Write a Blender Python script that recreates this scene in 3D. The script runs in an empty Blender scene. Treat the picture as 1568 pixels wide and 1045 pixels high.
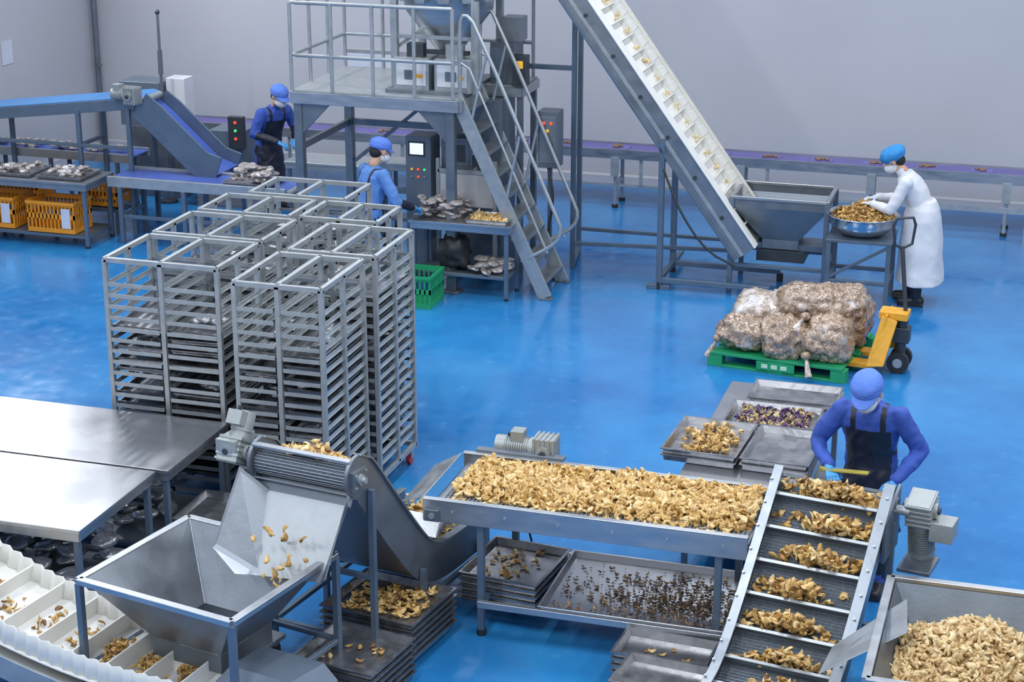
import bpy, math, random
import numpy as np
from mathutils import Vector, Matrix, noise
random.seed(7); rng=np.random.default_rng(7)
V=Vector
def RZ(d): return Matrix.Rotation(math.radians(d),4,'Z')
def RX(d): return Matrix.Rotation(math.radians(d),4,'X')
def RY(d): return Matrix.Rotation(math.radians(d),4,'Y')
def TR(x,y,z=0): return Matrix.Translation((x,y,z))
# ---------------------------------------------------------------- materials
MC={}
def mat(name,col,rough=.5,metal=0.,ns=6.,nv=.08,bump=0.,bs=40.,st=(1,1,1),coat=0.,rv=.08,emis=None,es=0.,alpha=1.,trans=0.,sss=0.):
    if name in MC: return MC[name]
    m=bpy.data.materials.new(name); m.use_nodes=True; nt=m.node_tree; n=nt.nodes; L=nt.links
    b=n['Principled BSDF']
    tc=n.new('ShaderNodeTexCoord'); mp=n.new('ShaderNodeMapping'); mp.inputs['Scale'].default_value=st
    L.new(tc.outputs['Object'],mp.inputs[0])
    no=n.new('ShaderNodeTexNoise'); no.inputs['Scale'].default_value=ns; no.inputs['Detail'].default_value=5
    L.new(mp.outputs[0],no.inputs['Vector'])
    mx=n.new('ShaderNodeMix'); mx.data_type='RGBA'
    mx.inputs[6].default_value=tuple(max(0,c*(1-nv*1.6)) for c in col)+(1,)
    mx.inputs[7].default_value=tuple(min(1,c*(1+nv*1.6)) for c in col)+(1,)
    L.new(no.outputs[0],mx.inputs[0]); L.new(mx.outputs[2],b.inputs['Base Color'])
    mr=n.new('ShaderNodeMapRange'); mr.inputs[1].default_value=.25; mr.inputs[2].default_value=.75
    mr.inputs[3].default_value=max(.02,rough-rv); mr.inputs[4].default_value=min(1,rough+rv)
    L.new(no.outputs[0],mr.inputs[0]); L.new(mr.outputs[0],b.inputs['Roughness'])
    b.inputs['Metallic'].default_value=metal
    b.inputs['Coat Weight'].default_value=coat
    if trans: b.inputs['Transmission Weight'].default_value=trans
    if alpha<1: b.inputs['Alpha'].default_value=alpha
    if bump:
        n2=n.new('ShaderNodeTexNoise'); n2.inputs['Scale'].default_value=bs; n2.inputs['Detail'].default_value=4
        L.new(mp.outputs[0],n2.inputs['Vector'])
        bp=n.new('ShaderNodeBump'); bp.inputs['Strength'].default_value=bump; bp.inputs['Distance'].default_value=.02
        L.new(n2.outputs[0],bp.inputs['Height']); L.new(bp.outputs[0],b.inputs['Normal'])
    if emis: b.inputs['Emission Color'].default_value=emis+(1,); b.inputs['Emission Strength'].default_value=es
    MC[name]=m; return m
steel=mat('brushed_steel',(.44,.46,.48),.36,.85,ns=5,nv=.1,st=(1,1,4),rv=.1,bump=.04,bs=60)
steelD=mat('dull_steel',(.20,.23,.26),.45,.7,nv=.18,bump=.05)
steelR=mat('rail_steel',(.30,.33,.36),.40,.8,nv=.15,bump=.05)
steelB=mat('steel_frame_paint',(.13,.18,.24),.42,.4,nv=.12)
steelL=mat('galvanised_steel',(.42,.45,.46),.42,.6,nv=.12,ns=12)
steelT=mat('polished_table_steel',(.47,.48,.50),.28,.92,ns=2.2,nv=.08,rv=.06)
steelTray=mat('tray_steel',(.36,.36,.37),.27,.88,nv=.25,ns=9,bump=.10,bs=14)
dark=mat('black_rubber',(.02,.022,.025),.55,0)
darkm=mat('dark_metal',(.07,.08,.09),.45,.6)
mesh_=mat('wire_mesh_belt',(.15,.18,.21),.5,.7,nv=.35,ns=60,bump=.6,bs=140)
motorG=mat('cast_aluminium',(.36,.39,.38),.45,.5,nv=.15,bump=.15,bs=80)
blueB=mat('blue_belt',(.06,.22,.50),.4,0,nv=.06)
blueB2=mat('deep_blue_belt',(.07,.13,.46),.4,0,nv=.1)
purple=mat('purple_belt',(.15,.13,.38),.45,0,nv=.15)
whiteP=mat('white_food_plastic',(.76,.76,.72),.45,0,nv=.05,bump=.05)
creamP=mat('cream_plastic',(.70,.67,.58),.5,0,nv=.1)
orange=mat('orange_plastic',(.80,.30,.015),.45,0,nv=.12)
green=mat('green_plastic',(.015,.30,.12),.45,0,nv=.15)
yellow=mat('yellow_paint',(.78,.38,.03),.4,.0,nv=.15,ns=20)
redp=mat('red_plastic',(.5,.03,.03),.4)
panelG=mat('panel_grey',(.14,.18,.23),.4,.2)
panelW=mat('panel_white',(.66,.67,.69),.4)
paper=mat('paper',(.60,.64,.72),.7)
screenM=mat('lit_screen',(.5,.6,.7),.3,emis=(.6,.75,.9),es=1.2)
ledR=mat('lamp_red',(.7,.05,.02),.3,emis=(1,.1,.03),es=.9)
ledG=mat('lamp_green',(.1,.6,.2),.3,emis=(.1,1,.3),es=.5)
ledY=mat('lamp_yellow',(.9,.5,.05),.3,emis=(1,.5,.05),es=.3)
skin=mat('skin',(.55,.33,.23),.55,0,nv=.05,ns=30)
clothW=mat('white_coat_cloth',(.66,.68,.72),.8,0,nv=.05)
clothB=mat('royal_blue_cloth',(.035,.085,.38),.75,0,nv=.18,bump=.15,bs=30)
clothB2=mat('mid_blue_cloth',(.09,.22,.52),.75,0,nv=.12,bump=.15,bs=30)
clothN=mat('navy_apron',(.012,.014,.03),.55,0,nv=.2,bump=.15,bs=30)
capB=mat('blue_cap',(.10,.21,.64),.75,0,nv=.1,bump=.3,bs=50)
netB=mat('blue_hairnet',(.03,.26,.60),.7,0,nv=.15,bump=.6,bs=90)
gloveB=mat('blue_nitrile_glove',(.06,.32,.65),.4,0)
gloveW=mat('white_glove',(.6,.68,.75),.5,0)
maskW=mat('white_mask',(.72,.74,.77),.8,0,bump=.1,bs=60)
hair=mat('black_hair',(.01,.009,.009),.6,0,bump=.4,bs=90)
eyeW=mat('eye_white',(.6,.6,.58),.3); eyeD=mat('eye_iris',(.02,.012,.01),.2)
boot=mat('black_boot',(.015,.015,.018),.4)
ribbonM=mat('olive_plastic',(.40,.33,.06),.4)

def snack_mat(name,cols):
    m=bpy.data.materials.new(name); m.use_nodes=True; nt=m.node_tree; n=nt.nodes; L=nt.links; b=n['Principled BSDF']
    at=n.new('ShaderNodeAttribute'); at.attribute_name='tone'
    tc=n.new('ShaderNodeTexCoord'); no=n.new('ShaderNodeTexNoise'); no.inputs['Scale'].default_value=35; L.new(tc.outputs['Object'],no.inputs['Vector'])
    ma=n.new('ShaderNodeMath'); ma.operation='MULTIPLY_ADD'; ma.inputs[1].default_value=.9; L.new(no.outputs[0],ma.inputs[0])
    sb=n.new('ShaderNodeMath'); sb.operation='SUBTRACT'; sb.inputs[1].default_value=.45; L.new(at.outputs['Fac'],sb.inputs[0]); L.new(sb.outputs[0],ma.inputs[2])
    r=n.new('ShaderNodeValToRGB'); e=r.color_ramp.elements
    e[0].position=0; e[0].color=cols[0]+(1,); e[1].position=1; e[1].color=cols[-1]+(1,)
    for i,c in enumerate(cols[1:-1]): q=e.new((i+1)/(len(cols)-1)); q.color=c+(1,)
    L.new(ma.outputs[0],r.inputs[0]); L.new(r.outputs[0],b.inputs['Base Color']); b.inputs['Roughness'].default_value=.5
    bp=n.new('ShaderNodeBump'); bp.inputs['Strength'].default_value=.4; bp.inputs['Distance'].default_value=.004; n2=n.new('ShaderNodeTexNoise'); n2.inputs['Scale'].default_value=150
    L.new(tc.outputs['Object'],n2.inputs['Vector']); L.new(n2.outputs[0],bp.inputs['Height']); L.new(bp.outputs[0],b.inputs['Normal'])
    return m
snackM=snack_mat('golden_snack',[(.14,.06,.015),(.46,.26,.065),(.68,.46,.17),(.78,.60,.32)])
snackP=snack_mat('pale_snack',[(.26,.14,.05),(.52,.34,.14),(.68,.50,.25),(.78,.64,.38)])
snackV=snack_mat('mixed_veg_snack',[(.05,.02,.10),(.12,.05,.16),(.45,.33,.10),(.70,.60,.35)])
crumbM=snack_mat('crumbs',[(.03,.015,.01),(.08,.04,.015),(.25,.14,.06),(.45,.30,.12)])

def bag_mat(name,c1,c2,c3,sc=22,wl=(.52,.74)):
    m=bpy.data.materials.new(name); m.use_nodes=True; nt=m.node_tree; n=nt.nodes; L=nt.links; b=n['Principled BSDF']
    tc=n.new('ShaderNodeTexCoord')
    # warp the coordinates so that the contents read as curled pieces, not facets
    wn=n.new('ShaderNodeTexNoise'); wn.inputs['Scale'].default_value=sc*.7; L.new(tc.outputs['Object'],wn.inputs['Vector'])
    wm=n.new('ShaderNodeMix'); wm.data_type='RGBA'; wm.blend_type='LINEAR_LIGHT'; wm.inputs[0].default_value=.06; L.new(tc.outputs['Object'],wm.inputs[6]); L.new(wn.outputs['Color'],wm.inputs[7])
    vo=n.new('ShaderNodeTexVoronoi'); vo.feature='SMOOTH_F1'; vo.inputs['Smoothness'].default_value=.35; vo.inputs['Scale'].default_value=sc; L.new(wm.outputs[2],vo.inputs['Vector'])
    vd=n.new('ShaderNodeTexVoronoi'); vd.feature='DISTANCE_TO_EDGE'; vd.inputs['Scale'].default_value=sc; L.new(wm.outputs[2],vd.inputs['Vector'])
    r=n.new('ShaderNodeValToRGB'); e=r.color_ramp.elements; e[0].color=c1+(1,); e[1].color=c2+(1,); e[0].position=.2;e[1].position=.8
    L.new(vo.outputs['Color'],r.inputs[0])
    er=n.new('ShaderNodeValToRGB'); er.color_ramp.elements[0].color=(.45,.40,.36,1); er.color_ramp.elements[1].color=(1,1,1,1); er.color_ramp.elements[1].position=.22; L.new(vd.outputs['Distance'],er.inputs[0])
    mu=n.new('ShaderNodeMix'); mu.data_type='RGBA'; mu.blend_type='MULTIPLY'; mu.inputs[0].default_value=.8; L.new(r.outputs[0],mu.inputs[6]); L.new(er.outputs[0],mu.inputs[7])
    no=n.new('ShaderNodeTexNoise'); no.inputs['Scale'].default_value=5; no.inputs['Detail'].default_value=8; no.inputs['Distortion'].default_value=1.5; L.new(tc.outputs['Object'],no.inputs['Vector'])
    r2=n.new('ShaderNodeValToRGB'); r2.color_ramp.elements[0].position=wl[0]; r2.color_ramp.elements[1].position=wl[1]; L.new(no.outputs[0],r2.inputs[0])
    mx=n.new('ShaderNodeMix'); mx.data_type='RGBA'; mx.inputs[7].default_value=c3+(1,); L.new(r2.outputs[0],mx.inputs[0]); L.new(mu.outputs[2],mx.inputs[6]); L.new(mx.outputs[2],b.inputs['Base Color'])  # pale noise patches paint the film's crinkle highlights into the colour
    b.inputs['Roughness'].default_value=.25; b.inputs['Coat Weight'].default_value=.7; b.inputs['Coat Roughness'].default_value=.10
    bp=n.new('ShaderNodeBump'); bp.inputs['Strength'].default_value=.8; bp.inputs['Distance'].default_value=.03; L.new(no.outputs[0],bp.inputs['Height']); L.new(bp.outputs[0],b.inputs['Normal'])
    return m
bagM=bag_mat('clear_bag_of_snack',(.26,.165,.10),(.62,.47,.34),(.66,.61,.58),34,(.54,.78))
bagW=bag_mat('hazy_bag_of_snack',(.34,.25,.18),(.62,.52,.43),(.72,.70,.70),34,(.44,.70))
foilM=bag_mat('clear_pouch',(.30,.27,.25),(.55,.50,.46),(.70,.70,.73),34)
silverM=mat('crinkled_film',(.40,.41,.43),.22,.6,nv=.4,ns=14,bump=1.,bs=16)

# ---------------------------------------------------------------- builder
class B:
    def __init__(s): s.v=[];s.f=[];s.m=[];s.s=[];s.mats=[];s.T=Matrix.Identity(4)
    def add(s,vs,fs,mt,sm=False):
        if mt not in s.mats: s.mats.append(mt)
        k=s.mats.index(mt); o=len(s.v); T=s.T
        s.v+= [T@V(p) for p in vs]
        for f in fs: s.f.append([o+i for i in f]); s.m.append(k); s.s.append(sm)
    def box(s,x0,x1,y0,y1,z0,z1,mt):
        vs=[(x,y,z) for z in (z0,z1) for y in (y0,y1) for x in (x0,x1)]
        s.add(vs,[(0,2,3,1),(4,5,7,6),(0,1,5,4),(2,6,7,3),(0,4,6,2),(1,3,7,5)],mt)
    def beam(s,p,q,w,h,mt,up=(0,0,1)):
        p=V(p);q=V(q);d=(q-p).normalized();u=V(up)
        if abs(d.dot(u))>.98: u=V((0,1,0))
        a=d.cross(u).normalized()*w/2; c=a.cross(d).normalized()*h/2
        vs=[p-a-c,p+a-c,p+a+c,p-a+c,q-a-c,q+a-c,q+a+c,q-a+c]
        s.add(vs,[(0,3,2,1),(4,5,6,7),(0,1,5,4),(1,2,6,5),(2,3,7,6),(3,0,4,7)],mt)
    def loft(s,rings,mt,sm=True,cap=True):
        n=len(rings[0]); vs=[p for r in rings for p in r]; fs=[]
        for i in range(len(rings)-1):
            for j in range(n): fs.append((i*n+j,i*n+(j+1)%n,(i+1)*n+(j+1)%n,(i+1)*n+j))
        s.add(vs,fs,mt,sm)
        if cap:
            s.add(rings[0],[list(range(n))[::-1]],mt); s.add(rings[-1],[list(range(n))],mt)
    def cyl(s,p,q,r,mt,r2=None,seg=14,cap=True):
        p=V(p);q=V(q);r2=r if r2 is None else r2;d=(q-p).normalized();u=V((0,0,1)) if abs(d.z)<.9 else V((1,0,0))
        a=d.cross(u).normalized();c=d.cross(a)
        R=lambda o,rr:[o+(a*math.cos(t)+c*math.sin(t))*rr for t in [2*math.pi*i/seg for i in range(seg)]]
        s.loft([R(p,r),R(q,r2)],mt,True,cap)
    def tube(s,pts,r,mt,seg=8,close=False):
        pts=[V(p) for p in pts]; rings=[]; n=len(pts); pu=None
        for i,p in enumerate(pts):
            if close: d=(pts[(i+1)%n]-pts[i-1]).normalized()
            else: d=((pts[min(i+1,n-1)]-p).normalized()+(p-pts[max(i-1,0)]).normalized()) if 0<i<n-1 else (pts[1]-pts[0] if i==0 else pts[-1]-pts[-2])
            d=d.normalized()
            if pu is None: pu=V((0,0,1)) if abs(d.z)<.9 else V((1,0,0))
            a=d.cross(pu).normalized(); c=a.cross(d).normalized(); pu=c
            rings.append([p+(a*math.cos(t)+c*math.sin(t))*r for t in [2*math.pi*k/seg for k in range(seg)]])
        if close: rings.append(rings[0])
        s.loft(rings,mt,True,not close)
    def sph(s,c,r,mt,R=None,seg=14,rg=9):
        if not hasattr(r,'__len__'): r=(r,r,r)
        R=R or Matrix.Identity(3); c=V(c); vs=[];fs=[]
        vs.append(c+R@V((0,0,-r[2])))
        for i in range(1,rg):
            ph=-math.pi/2+math.pi*i/rg
            for j in range(seg):
                t=2*math.pi*j/seg; vs.append(c+R@V((r[0]*math.cos(ph)*math.cos(t),r[1]*math.cos(ph)*math.sin(t),r[2]*math.sin(ph))))
        vs.append(c+R@V((0,0,r[2]))); last=len(vs)-1
        for j in range(seg):
            fs.append((0,1+(j+1)%seg,1+j)); fs.append((last,1+(rg-2)*seg+j,1+(rg-2)*seg+(j+1)%seg))
            for i in range(rg-2): a=1+i*seg; fs.append((a+j,a+(j+1)%seg,a+seg+(j+1)%seg,a+seg+j))
        s.add(vs,fs,mt,True)
    def cap(s,p,q,r,r2,mt): s.cyl(p,q,r,mt,r2,16); s.sph(p,r,mt); s.sph(q,r2,mt)
    def ribbon(s,path,a,b,x0,x1,mt):
        n=len(path); rings=[]
        for i,(y,z) in enumerate(path):
            y0,z0=path[max(i-1,0)];y1,z1=path[min(i+1,n-1)]
            dy,dz=y1-y0,z1-z0;l=math.hypot(dy,dz);ny,nz=-dz/l,dy/l
            if nz<0: ny,nz=-ny,-nz
            rings.append([(x0,y+ny*a,z+nz*a),(x1,y+ny*a,z+nz*a),(x1,y+ny*b,z+nz*b),(x0,y+ny*b,z+nz*b)])
        s.loft(rings,mt,False,True)
    def plate(s,pts,th,mt):
        pts=[V(p) for p in pts]; n=(pts[1]-pts[0]).cross(pts[2]-pts[0]).normalized()*th
        k=len(pts); vs=pts+[p+n for p in pts]
        s.add(vs,[list(range(k))[::-1],list(range(k,2*k))]+[(i,(i+1)%k,k+(i+1)%k,k+i) for i in range(k)],mt)
    def tray(s,x0,x1,y0,y1,z,d,mt,rim=.014,sl=.02):
        def R(e,zz): return [(x0+e,y0+e,zz),(x1-e,y0+e,zz),(x1-e,y1-e,zz),(x0+e,y1-e,zz)]
        s.loft([R(sl+.003,z),R(rim,z+d-.006),R(0,z+d-.008),R(0,z+d),R(rim,z+d),R(rim+sl,z+.004)],mt,False,True)
    def make(s,name,bevel=0.,parent=None,local=False):
        me=bpy.data.meshes.new(name); vs=s.v
        if local: o=V((0,0,0))
        else:
            xs=[p.x for p in vs];ys=[p.y for p in vs];o=V(((min(xs)+max(xs))/2,(min(ys)+max(ys))/2,min(p.z for p in vs)))
        me.from_pydata([p-o for p in vs],[],s.f)
        for m in s.mats: me.materials.append(m)
        me.polygons.foreach_set('material_index',s.m); me.polygons.foreach_set('use_smooth',s.s)
        import bmesh
        bm=bmesh.new(); bm.from_mesh(me); bmesh.ops.recalc_face_normals(bm,faces=bm.faces); bm.to_mesh(me); bm.free()
        ob=bpy.data.objects.new(name,me); bpy.context.collection.objects.link(ob); ob.location=o
        if parent: ob.parent=parent
        if bevel:
            bv=ob.modifiers.new('bevel','BEVEL'); bv.width=bevel; bv.segments=1; bv.limit_method='ANGLE'; bv.angle_limit=.9
        return ob
def chaikin(P,k=2):
    for _ in range(k):
        Q=[P[0]]
        for a,b in zip(P[:-1],P[1:]):
            Q.append(tuple(.75*x+.25*y for x,y in zip(a,b)));Q.append(tuple(.25*x+.75*y for x,y in zip(a,b)))
        Q.append(P[-1]);P=Q
    return P

# ---------------------------------------------------------------- snack scatter
import bmesh
def flake_variants():
    out=[]
    for k in range(11):
        bm=bmesh.new(); bmesh.ops.create_icosphere(bm,subdivisions=2,radius=.5)
        P=np.array([v.co[:] for v in bm.verts]); F=np.array([[v.index for v in f.verts] for f in bm.faces]); bm.free()
        sc=np.array([1.08,rng.uniform(.42,.68),rng.uniform(.20,.34)]); P=P*sc
        kk=rng.uniform(.4,1.5); P[:,2]+=kk*P[:,0]**2; k2=rng.uniform(-.9,.9); P[:,1]+=k2*P[:,0]**2; P[:,2]+=rng.uniform(-1,1)*P[:,0]*P[:,1]
        off=V((k*7.3,0,0))
        for i in range(len(P)):
            P[i]+=np.array(noise.noise_vector(V(P[i]*3.4)+off))*.17
        out.append((P,F))
    return out
FV=flake_variants()
class Snack:
    def __init__(s): s.P=[];s.F=[];s.t=[];s.n=0
    def raw(s,P,F,t): s.P.append(P);s.F.append(F+s.n);s.t.append(t);s.n+=len(P)
    def pcs(s,pos,size,tone=None,flat=False,sv=.3):
        for i,p in enumerate(pos):
            P,F=FV[rng.integers(len(FV))]
            q=rng.normal(size=4)
            if flat:
                a=rng.uniform(0,3.14); q=np.array([math.cos(a),rng.normal()*.1,rng.normal()*.1,math.sin(a)])
            q/=np.linalg.norm(q); w,x,y,z=q
            R=np.array([[1-2*(y*y+z*z),2*(x*y-z*w),2*(x*z+y*w)],[2*(x*y+z*w),1-2*(x*x+z*z),2*(y*z-x*w)],[2*(x*z-y*w),2*(y*z+x*w),1-2*(x*x+y*y)]])
            sz=size*rng.uniform(1-sv,1+sv); Q=(P*sz)@R.T+np.array(p)
            t=rng.uniform(.15,1) if tone is None else rng.uniform(*tone)
            s.raw(Q,F,np.full(len(P),t))
    def field(s,x0,x1,y0,y1,zf,n,size,mask=None,M=None,N=28,tone=None,layers=2):
        X,Y=np.meshgrid(np.linspace(x0,x1,N),np.linspace(y0,y1,N)); 
        P=np.array([(x,y,zf(x,y)-size*.35) for x,y in zip(X.ravel(),Y.ravel())])
        F=[]
        for i in range(N-1):
            for j in range(N-1):
                a=i*N+j
                if mask and not mask(P[a][0],P[a][1]): continue
                F+= [(a,a+1,a+N+1),(a,a+N+1,a+N)]
        pos=[]
        for _ in range(n):
            x=rng.uniform(x0,x1);y=rng.uniform(y0,y1)
            if mask and not mask(x,y): continue
            pos.append((x,y,zf(x,y)+rng.uniform(-.3,.15)*size))
        if M is not None:
            P=np.array([(M@V(p))[:] for p in P]); pos=[(M@V(p))[:] for p in pos]
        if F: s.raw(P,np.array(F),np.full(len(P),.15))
        s.pcs(pos,size,tone)
    def make(s,name,mt,parent=None):
        P=np.concatenate(s.P);F=np.concatenate(s.F);t=np.concatenate(s.t).astype(np.float32)
        o=np.array([(P[:,0].min()+P[:,0].max())/2,(P[:,1].min()+P[:,1].max())/2,P[:,2].min()])
        me=bpy.data.meshes.new(name); me.vertices.add(len(P)); me.vertices.foreach_set('co',(P-o).ravel().astype(np.float32))
        me.loops.add(len(F)*3); me.loops.foreach_set('vertex_index',F.ravel().astype(np.int32))
        me.polygons.add(len(F)); me.polygons.foreach_set('loop_start',np.arange(0,len(F)*3,3,dtype=np.int32)); me.polygons.foreach_set('loop_total',np.full(len(F),3,dtype=np.int32))
        me.update(calc_edges=True); me.polygons.foreach_set('use_smooth',np.ones(len(F),dtype=bool))
        a=me.attributes.new('tone','FLOAT','POINT'); a.data.foreach_set('value',t)
        me.materials.append(mt); ob=bpy.data.objects.new(name,me); bpy.context.collection.objects.link(ob); ob.location=o
        if parent: ob.parent=parent
        return ob

# ---------------------------------------------------------------- parts
def gearmotor(b,M,L=.24,r=.065):
    T=b.T; b.T=T@M
    b.box(-.08,.08,-.07,.07,-.09,.09,motorG)
    for k in range(5): b.box(-.075+k*.034,-.06+k*.034,-.08,.08,-.10,.10,motorG)
    b.cyl((0,-.10,0),(0,.10,0),.05,motorG,seg=20); b.cyl((0,-.115,0),(0,.115,0),.022,darkm)
    b.cyl((.08,0,0),(.11,0,0),r*1.15,motorG,seg=20)
    b.cyl((.11,0,0),(.11+L,0,0),r,motorG,seg=20)
    for k in range(10):
        x=.125+k*(L-.06)/10; b.cyl((x,0,0),(x+.007,0,0),r*1.14,motorG,seg=20)
    b.cyl((.11+L-.05,0,0),(.11+L+.02,0,0),r*1.1,motorG,seg=20)
    b.cyl((.11+L+.02,0,0),(.11+L+.026,0,0),r*.7,darkm,seg=20)
    b.box(.15,.24,-.05,.05,r*.8,r+.06,motorG); b.cyl((.24,0,r+.02),(.27,0,r+.02),.012,dark)
    b.T=T
def bolts(b,pts,n,mt=steelL,r=.009):
    for p in pts: p=V(p); b.cyl(p,p+V(n)*.008,r,mt,seg=6)
def frame_table(name,x0,x1,y0,y1,z,shelf=.2,leg=.04,top=steelT,legm=steelB,M=None,th=.03,apron=.06):
    b=B(); b.T=M or Matrix.Identity(4)
    b.box(x0,x1,y0,y1,z-th,z,top)
    b.box(x0+.015,x1-.015,y0+.015,y0+.03,z-th-apron,z-th,top); b.box(x0+.015,x1-.015,y1-.03,y1-.015,z-th-apron,z-th,top)
    b.box(x0+.015,x0+.03,y0+.03,y1-.03,z-th-apron,z-th,top); b.box(x1-.03,x1-.015,y0+.03,y1-.03,z-th-apron,z-th,top)
    e=.05
    for x in (x0+e,x1-e):
        for y in (y0+e,y1-e):
            b.box(x-leg/2,x+leg/2,y-leg/2,y+leg/2,.02,z-th,legm); b.cyl((x,y,0),(x,y,.03),leg*.6,dark)
    if shelf:
        for y in (y0+e,y1-e): b.box(x0+e,x1-e,y-.015,y+.015,shelf-.03,shelf,legm)
        for x in (x0+e,x1-e): b.box(x-.015,x+.015,y0+e,y1-e,shelf-.03,shelf,legm)
        b.box(x0+e,x1-e,y0+e,y1-e,shelf,shelf+.006,steelD)
    return b.make(name,.004)
def blob(b,c,r,mt,amp=.15,sc=4,seed=0,flat=None,seg=26,rg=18,wr=.012,pw=1.):
    c=V(c); k=len(b.v); b.sph(c,r,mt,seg=seg,rg=rg); cc=b.T@c
    for i in range(k,len(b.v)):
        p=b.v[i]; d=(p-cc); dn=d.normalized(); nn=noise.noise(p*sc+V((seed*9.1,0,0)))+.5*noise.noise(p*sc*2.7+V((seed,5,0)))
        rid=abs(noise.noise(V((dn.x*5,dn.y*5,dn.z*2.2))+V((seed*3.3,0,0))))*2-.5
        l=max(abs(dn.x),abs(dn.y),abs(dn.z)); f=(1/l)**(.45*pw)
        p=cc+d*f*(1+nn*amp*2)+dn*(-rid)*wr*2+V(noise.noise_vector(p*26))*wr*.8
        if flat is not None and p.z<flat: p.z=flat
        b.v[i]=p
def pouches(b,x0,x1,y0,y1,z,n,mt,sz=.09,h=.05):
    for i in range(n):
        R=Matrix.Rotation(random.uniform(0,6.28),3,'Z')@Matrix.Rotation(random.uniform(-.5,.5),3,'X')
        c=V((random.uniform(x0,x1),random.uniform(y0,y1),z+random.uniform(0,h)))
        k=len(b.v); b.sph(c,(sz*random.uniform(.8,1.2),sz*.7,sz*.28),mt,R,seg=12,rg=7)
        for q in range(k,len(b.v)): b.v[q]=b.v[q]+V(noise.noise_vector(b.v[q]*22))*.012

# ================================================================= ROOM
def simple(name,bx,mt):
    b=B(); b.box(*bx,mt); return b.make(name)
fm=bpy.data.materials.new('blue_epoxy_floor'); fm.use_nodes=True; nt=fm.node_tree; n=nt.nodes; L=nt.links; bs=n['Principled BSDF']
tc=n.new('ShaderNodeTexCoord'); no=n.new('ShaderNodeTexNoise'); no.inputs['Scale'].default_value=.55; no.inputs['Detail'].default_value=6; no.inputs['Roughness'].default_value=.6; L.new(tc.outputs['Object'],no.inputs['Vector'])
r=n.new('ShaderNodeValToRGB'); e=r.color_ramp.elements; e[0].position=.32;e[0].color=(.010,.125,.37,1);e[1].position=.68;e[1].color=(.03,.25,.55,1)
L.new(no.outputs[0],r.inputs[0])
vo=n.new('ShaderNodeTexNoise'); vo.inputs['Scale'].default_value=7; vo.inputs['Detail'].default_value=8; L.new(tc.outputs['Object'],vo.inputs['Vector'])
r3=n.new('ShaderNodeValToRGB'); r3.color_ramp.elements[0].position=.60;r3.color_ramp.elements[1].position=.85;r3.color_ramp.elements[1].color=(.4,.4,.4,1);L.new(vo.outputs[0],r3.inputs[0])
mx=n.new('ShaderNodeMix');mx.data_type='RGBA';mx.inputs[7].default_value=(.10,.36,.60,1);L.new(r3.outputs[0],mx.inputs[0]);L.new(r.outputs[0],mx.inputs[6]);L.new(mx.outputs[2],bs.inputs['Base Color'])
mr=n.new('ShaderNodeMapRange');mr.inputs[1].default_value=.3;mr.inputs[2].default_value=.7;mr.inputs[3].default_value=.10;mr.inputs[4].default_value=.28;L.new(vo.outputs[0],mr.inputs[0]);L.new(mr.outputs[0],bs.inputs['Roughness'])
bs.inputs['IOR'].default_value=1.6
bp=n.new('ShaderNodeBump');bp.inputs['Strength'].default_value=.10;bp.inputs['Distance'].default_value=.02;L.new(no.outputs[0],bp.inputs['Height']);L.new(bp.outputs[0],bs.inputs['Normal'])
wallM=mat('wall_panel_paint',(.50,.505,.54),.45,0,ns=.35,nv=.10,rv=.05)
ceilM=mat('ceiling_panel',(.70,.71,.73),.7)
simple('floor',(-13,7,-1,22.7,-.1,0),fm)
b=B(); b.box(-13,7,22.6,22.75,0,6.6,wallM); b.make('wall_back')
b=B(); b.box(-13.1,-12.95,-1,22.75,0,6.6,wallM); b.make('wall_left')
simple('ceiling',(-13,7,-1,22.7,6.6,6.7,),ceilM)
b=B(); b.box(-12.95,7,22.54,22.6,0,.10,wallM); b.cyl((-12.95,22.57,.1),(7,22.57,.1),.03,wallM); b.make('baseboard_back')
b=B(); b.box(-12.95,-12.89,-1,22.54,0,.10,wallM); b.make('baseboard_left')
b=B(); b.box(-12.945,-12.94,19.9,20.15,1.55,1.85,paper); b.box(-12.945,-12.94,20.22,20.47,1.55,1.85,paper); b.make('wall_notice')
b=B(); b.cyl((-12.86,22.45,0),(-12.86,22.45,6.5),.04,steelD); b.cyl((-12.9,22.5,1.2),(-12.8,22.4,1.2),.03,steelD); b.make('wall_conduit_pipe')
b=B(); b.box(-9.2,-8.2,22.585,22.6,1.05,1.55,paper); b.box(-9.22,-8.18,22.58,22.598,1.03,1.07,steelL); b.box(-9.22,-8.18,22.58,22.598,1.53,1.57,steelL); b.make('wall_notice_board')
def arealight(name,loc,sx,sy,E,rot=(0,0,0),col=(.95,.97,1)):
    l=bpy.data.lights.new(name,'AREA'); l.shape='RECTANGLE'; l.size=sx; l.size_y=sy; l.energy=E; l.color=col
    o=bpy.data.objects.new(name,l); bpy.context.collection.objects.link(o); o.location=loc; o.rotation_euler=rot
for x in (-10.5,-7,-3.5,0,3.5):
    for y in (3,8,13,18):
        b=B(); b.box(x-.15,x+.15,y-1.25,y+1.25,6.5,6.58,panelW); b.make('ceiling_light_housing')
        arealight('ceiling_light',(x,y,6.48),.28,2.4,112)
b=B(); b.box(-12.95,-12.8,18.9,20.1,3.9,4.6,panelW); b.make('added_wall_light_housing')  # housing for the added out-of-view light below
arealight('added_wall_light',(-12.78,19.5,4.25),.6,1.1,120,(0,math.radians(-90),0))  # unseen light added to give the left table tops their highlight
w=bpy.data.worlds.new('World'); bpy.context.scene.world=w; w.use_nodes=True; w.node_tree.nodes['Background'].inputs[0].default_value=(.76,.81,.90,1); w.node_tree.nodes['Background'].inputs[1].default_value=.62

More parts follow.
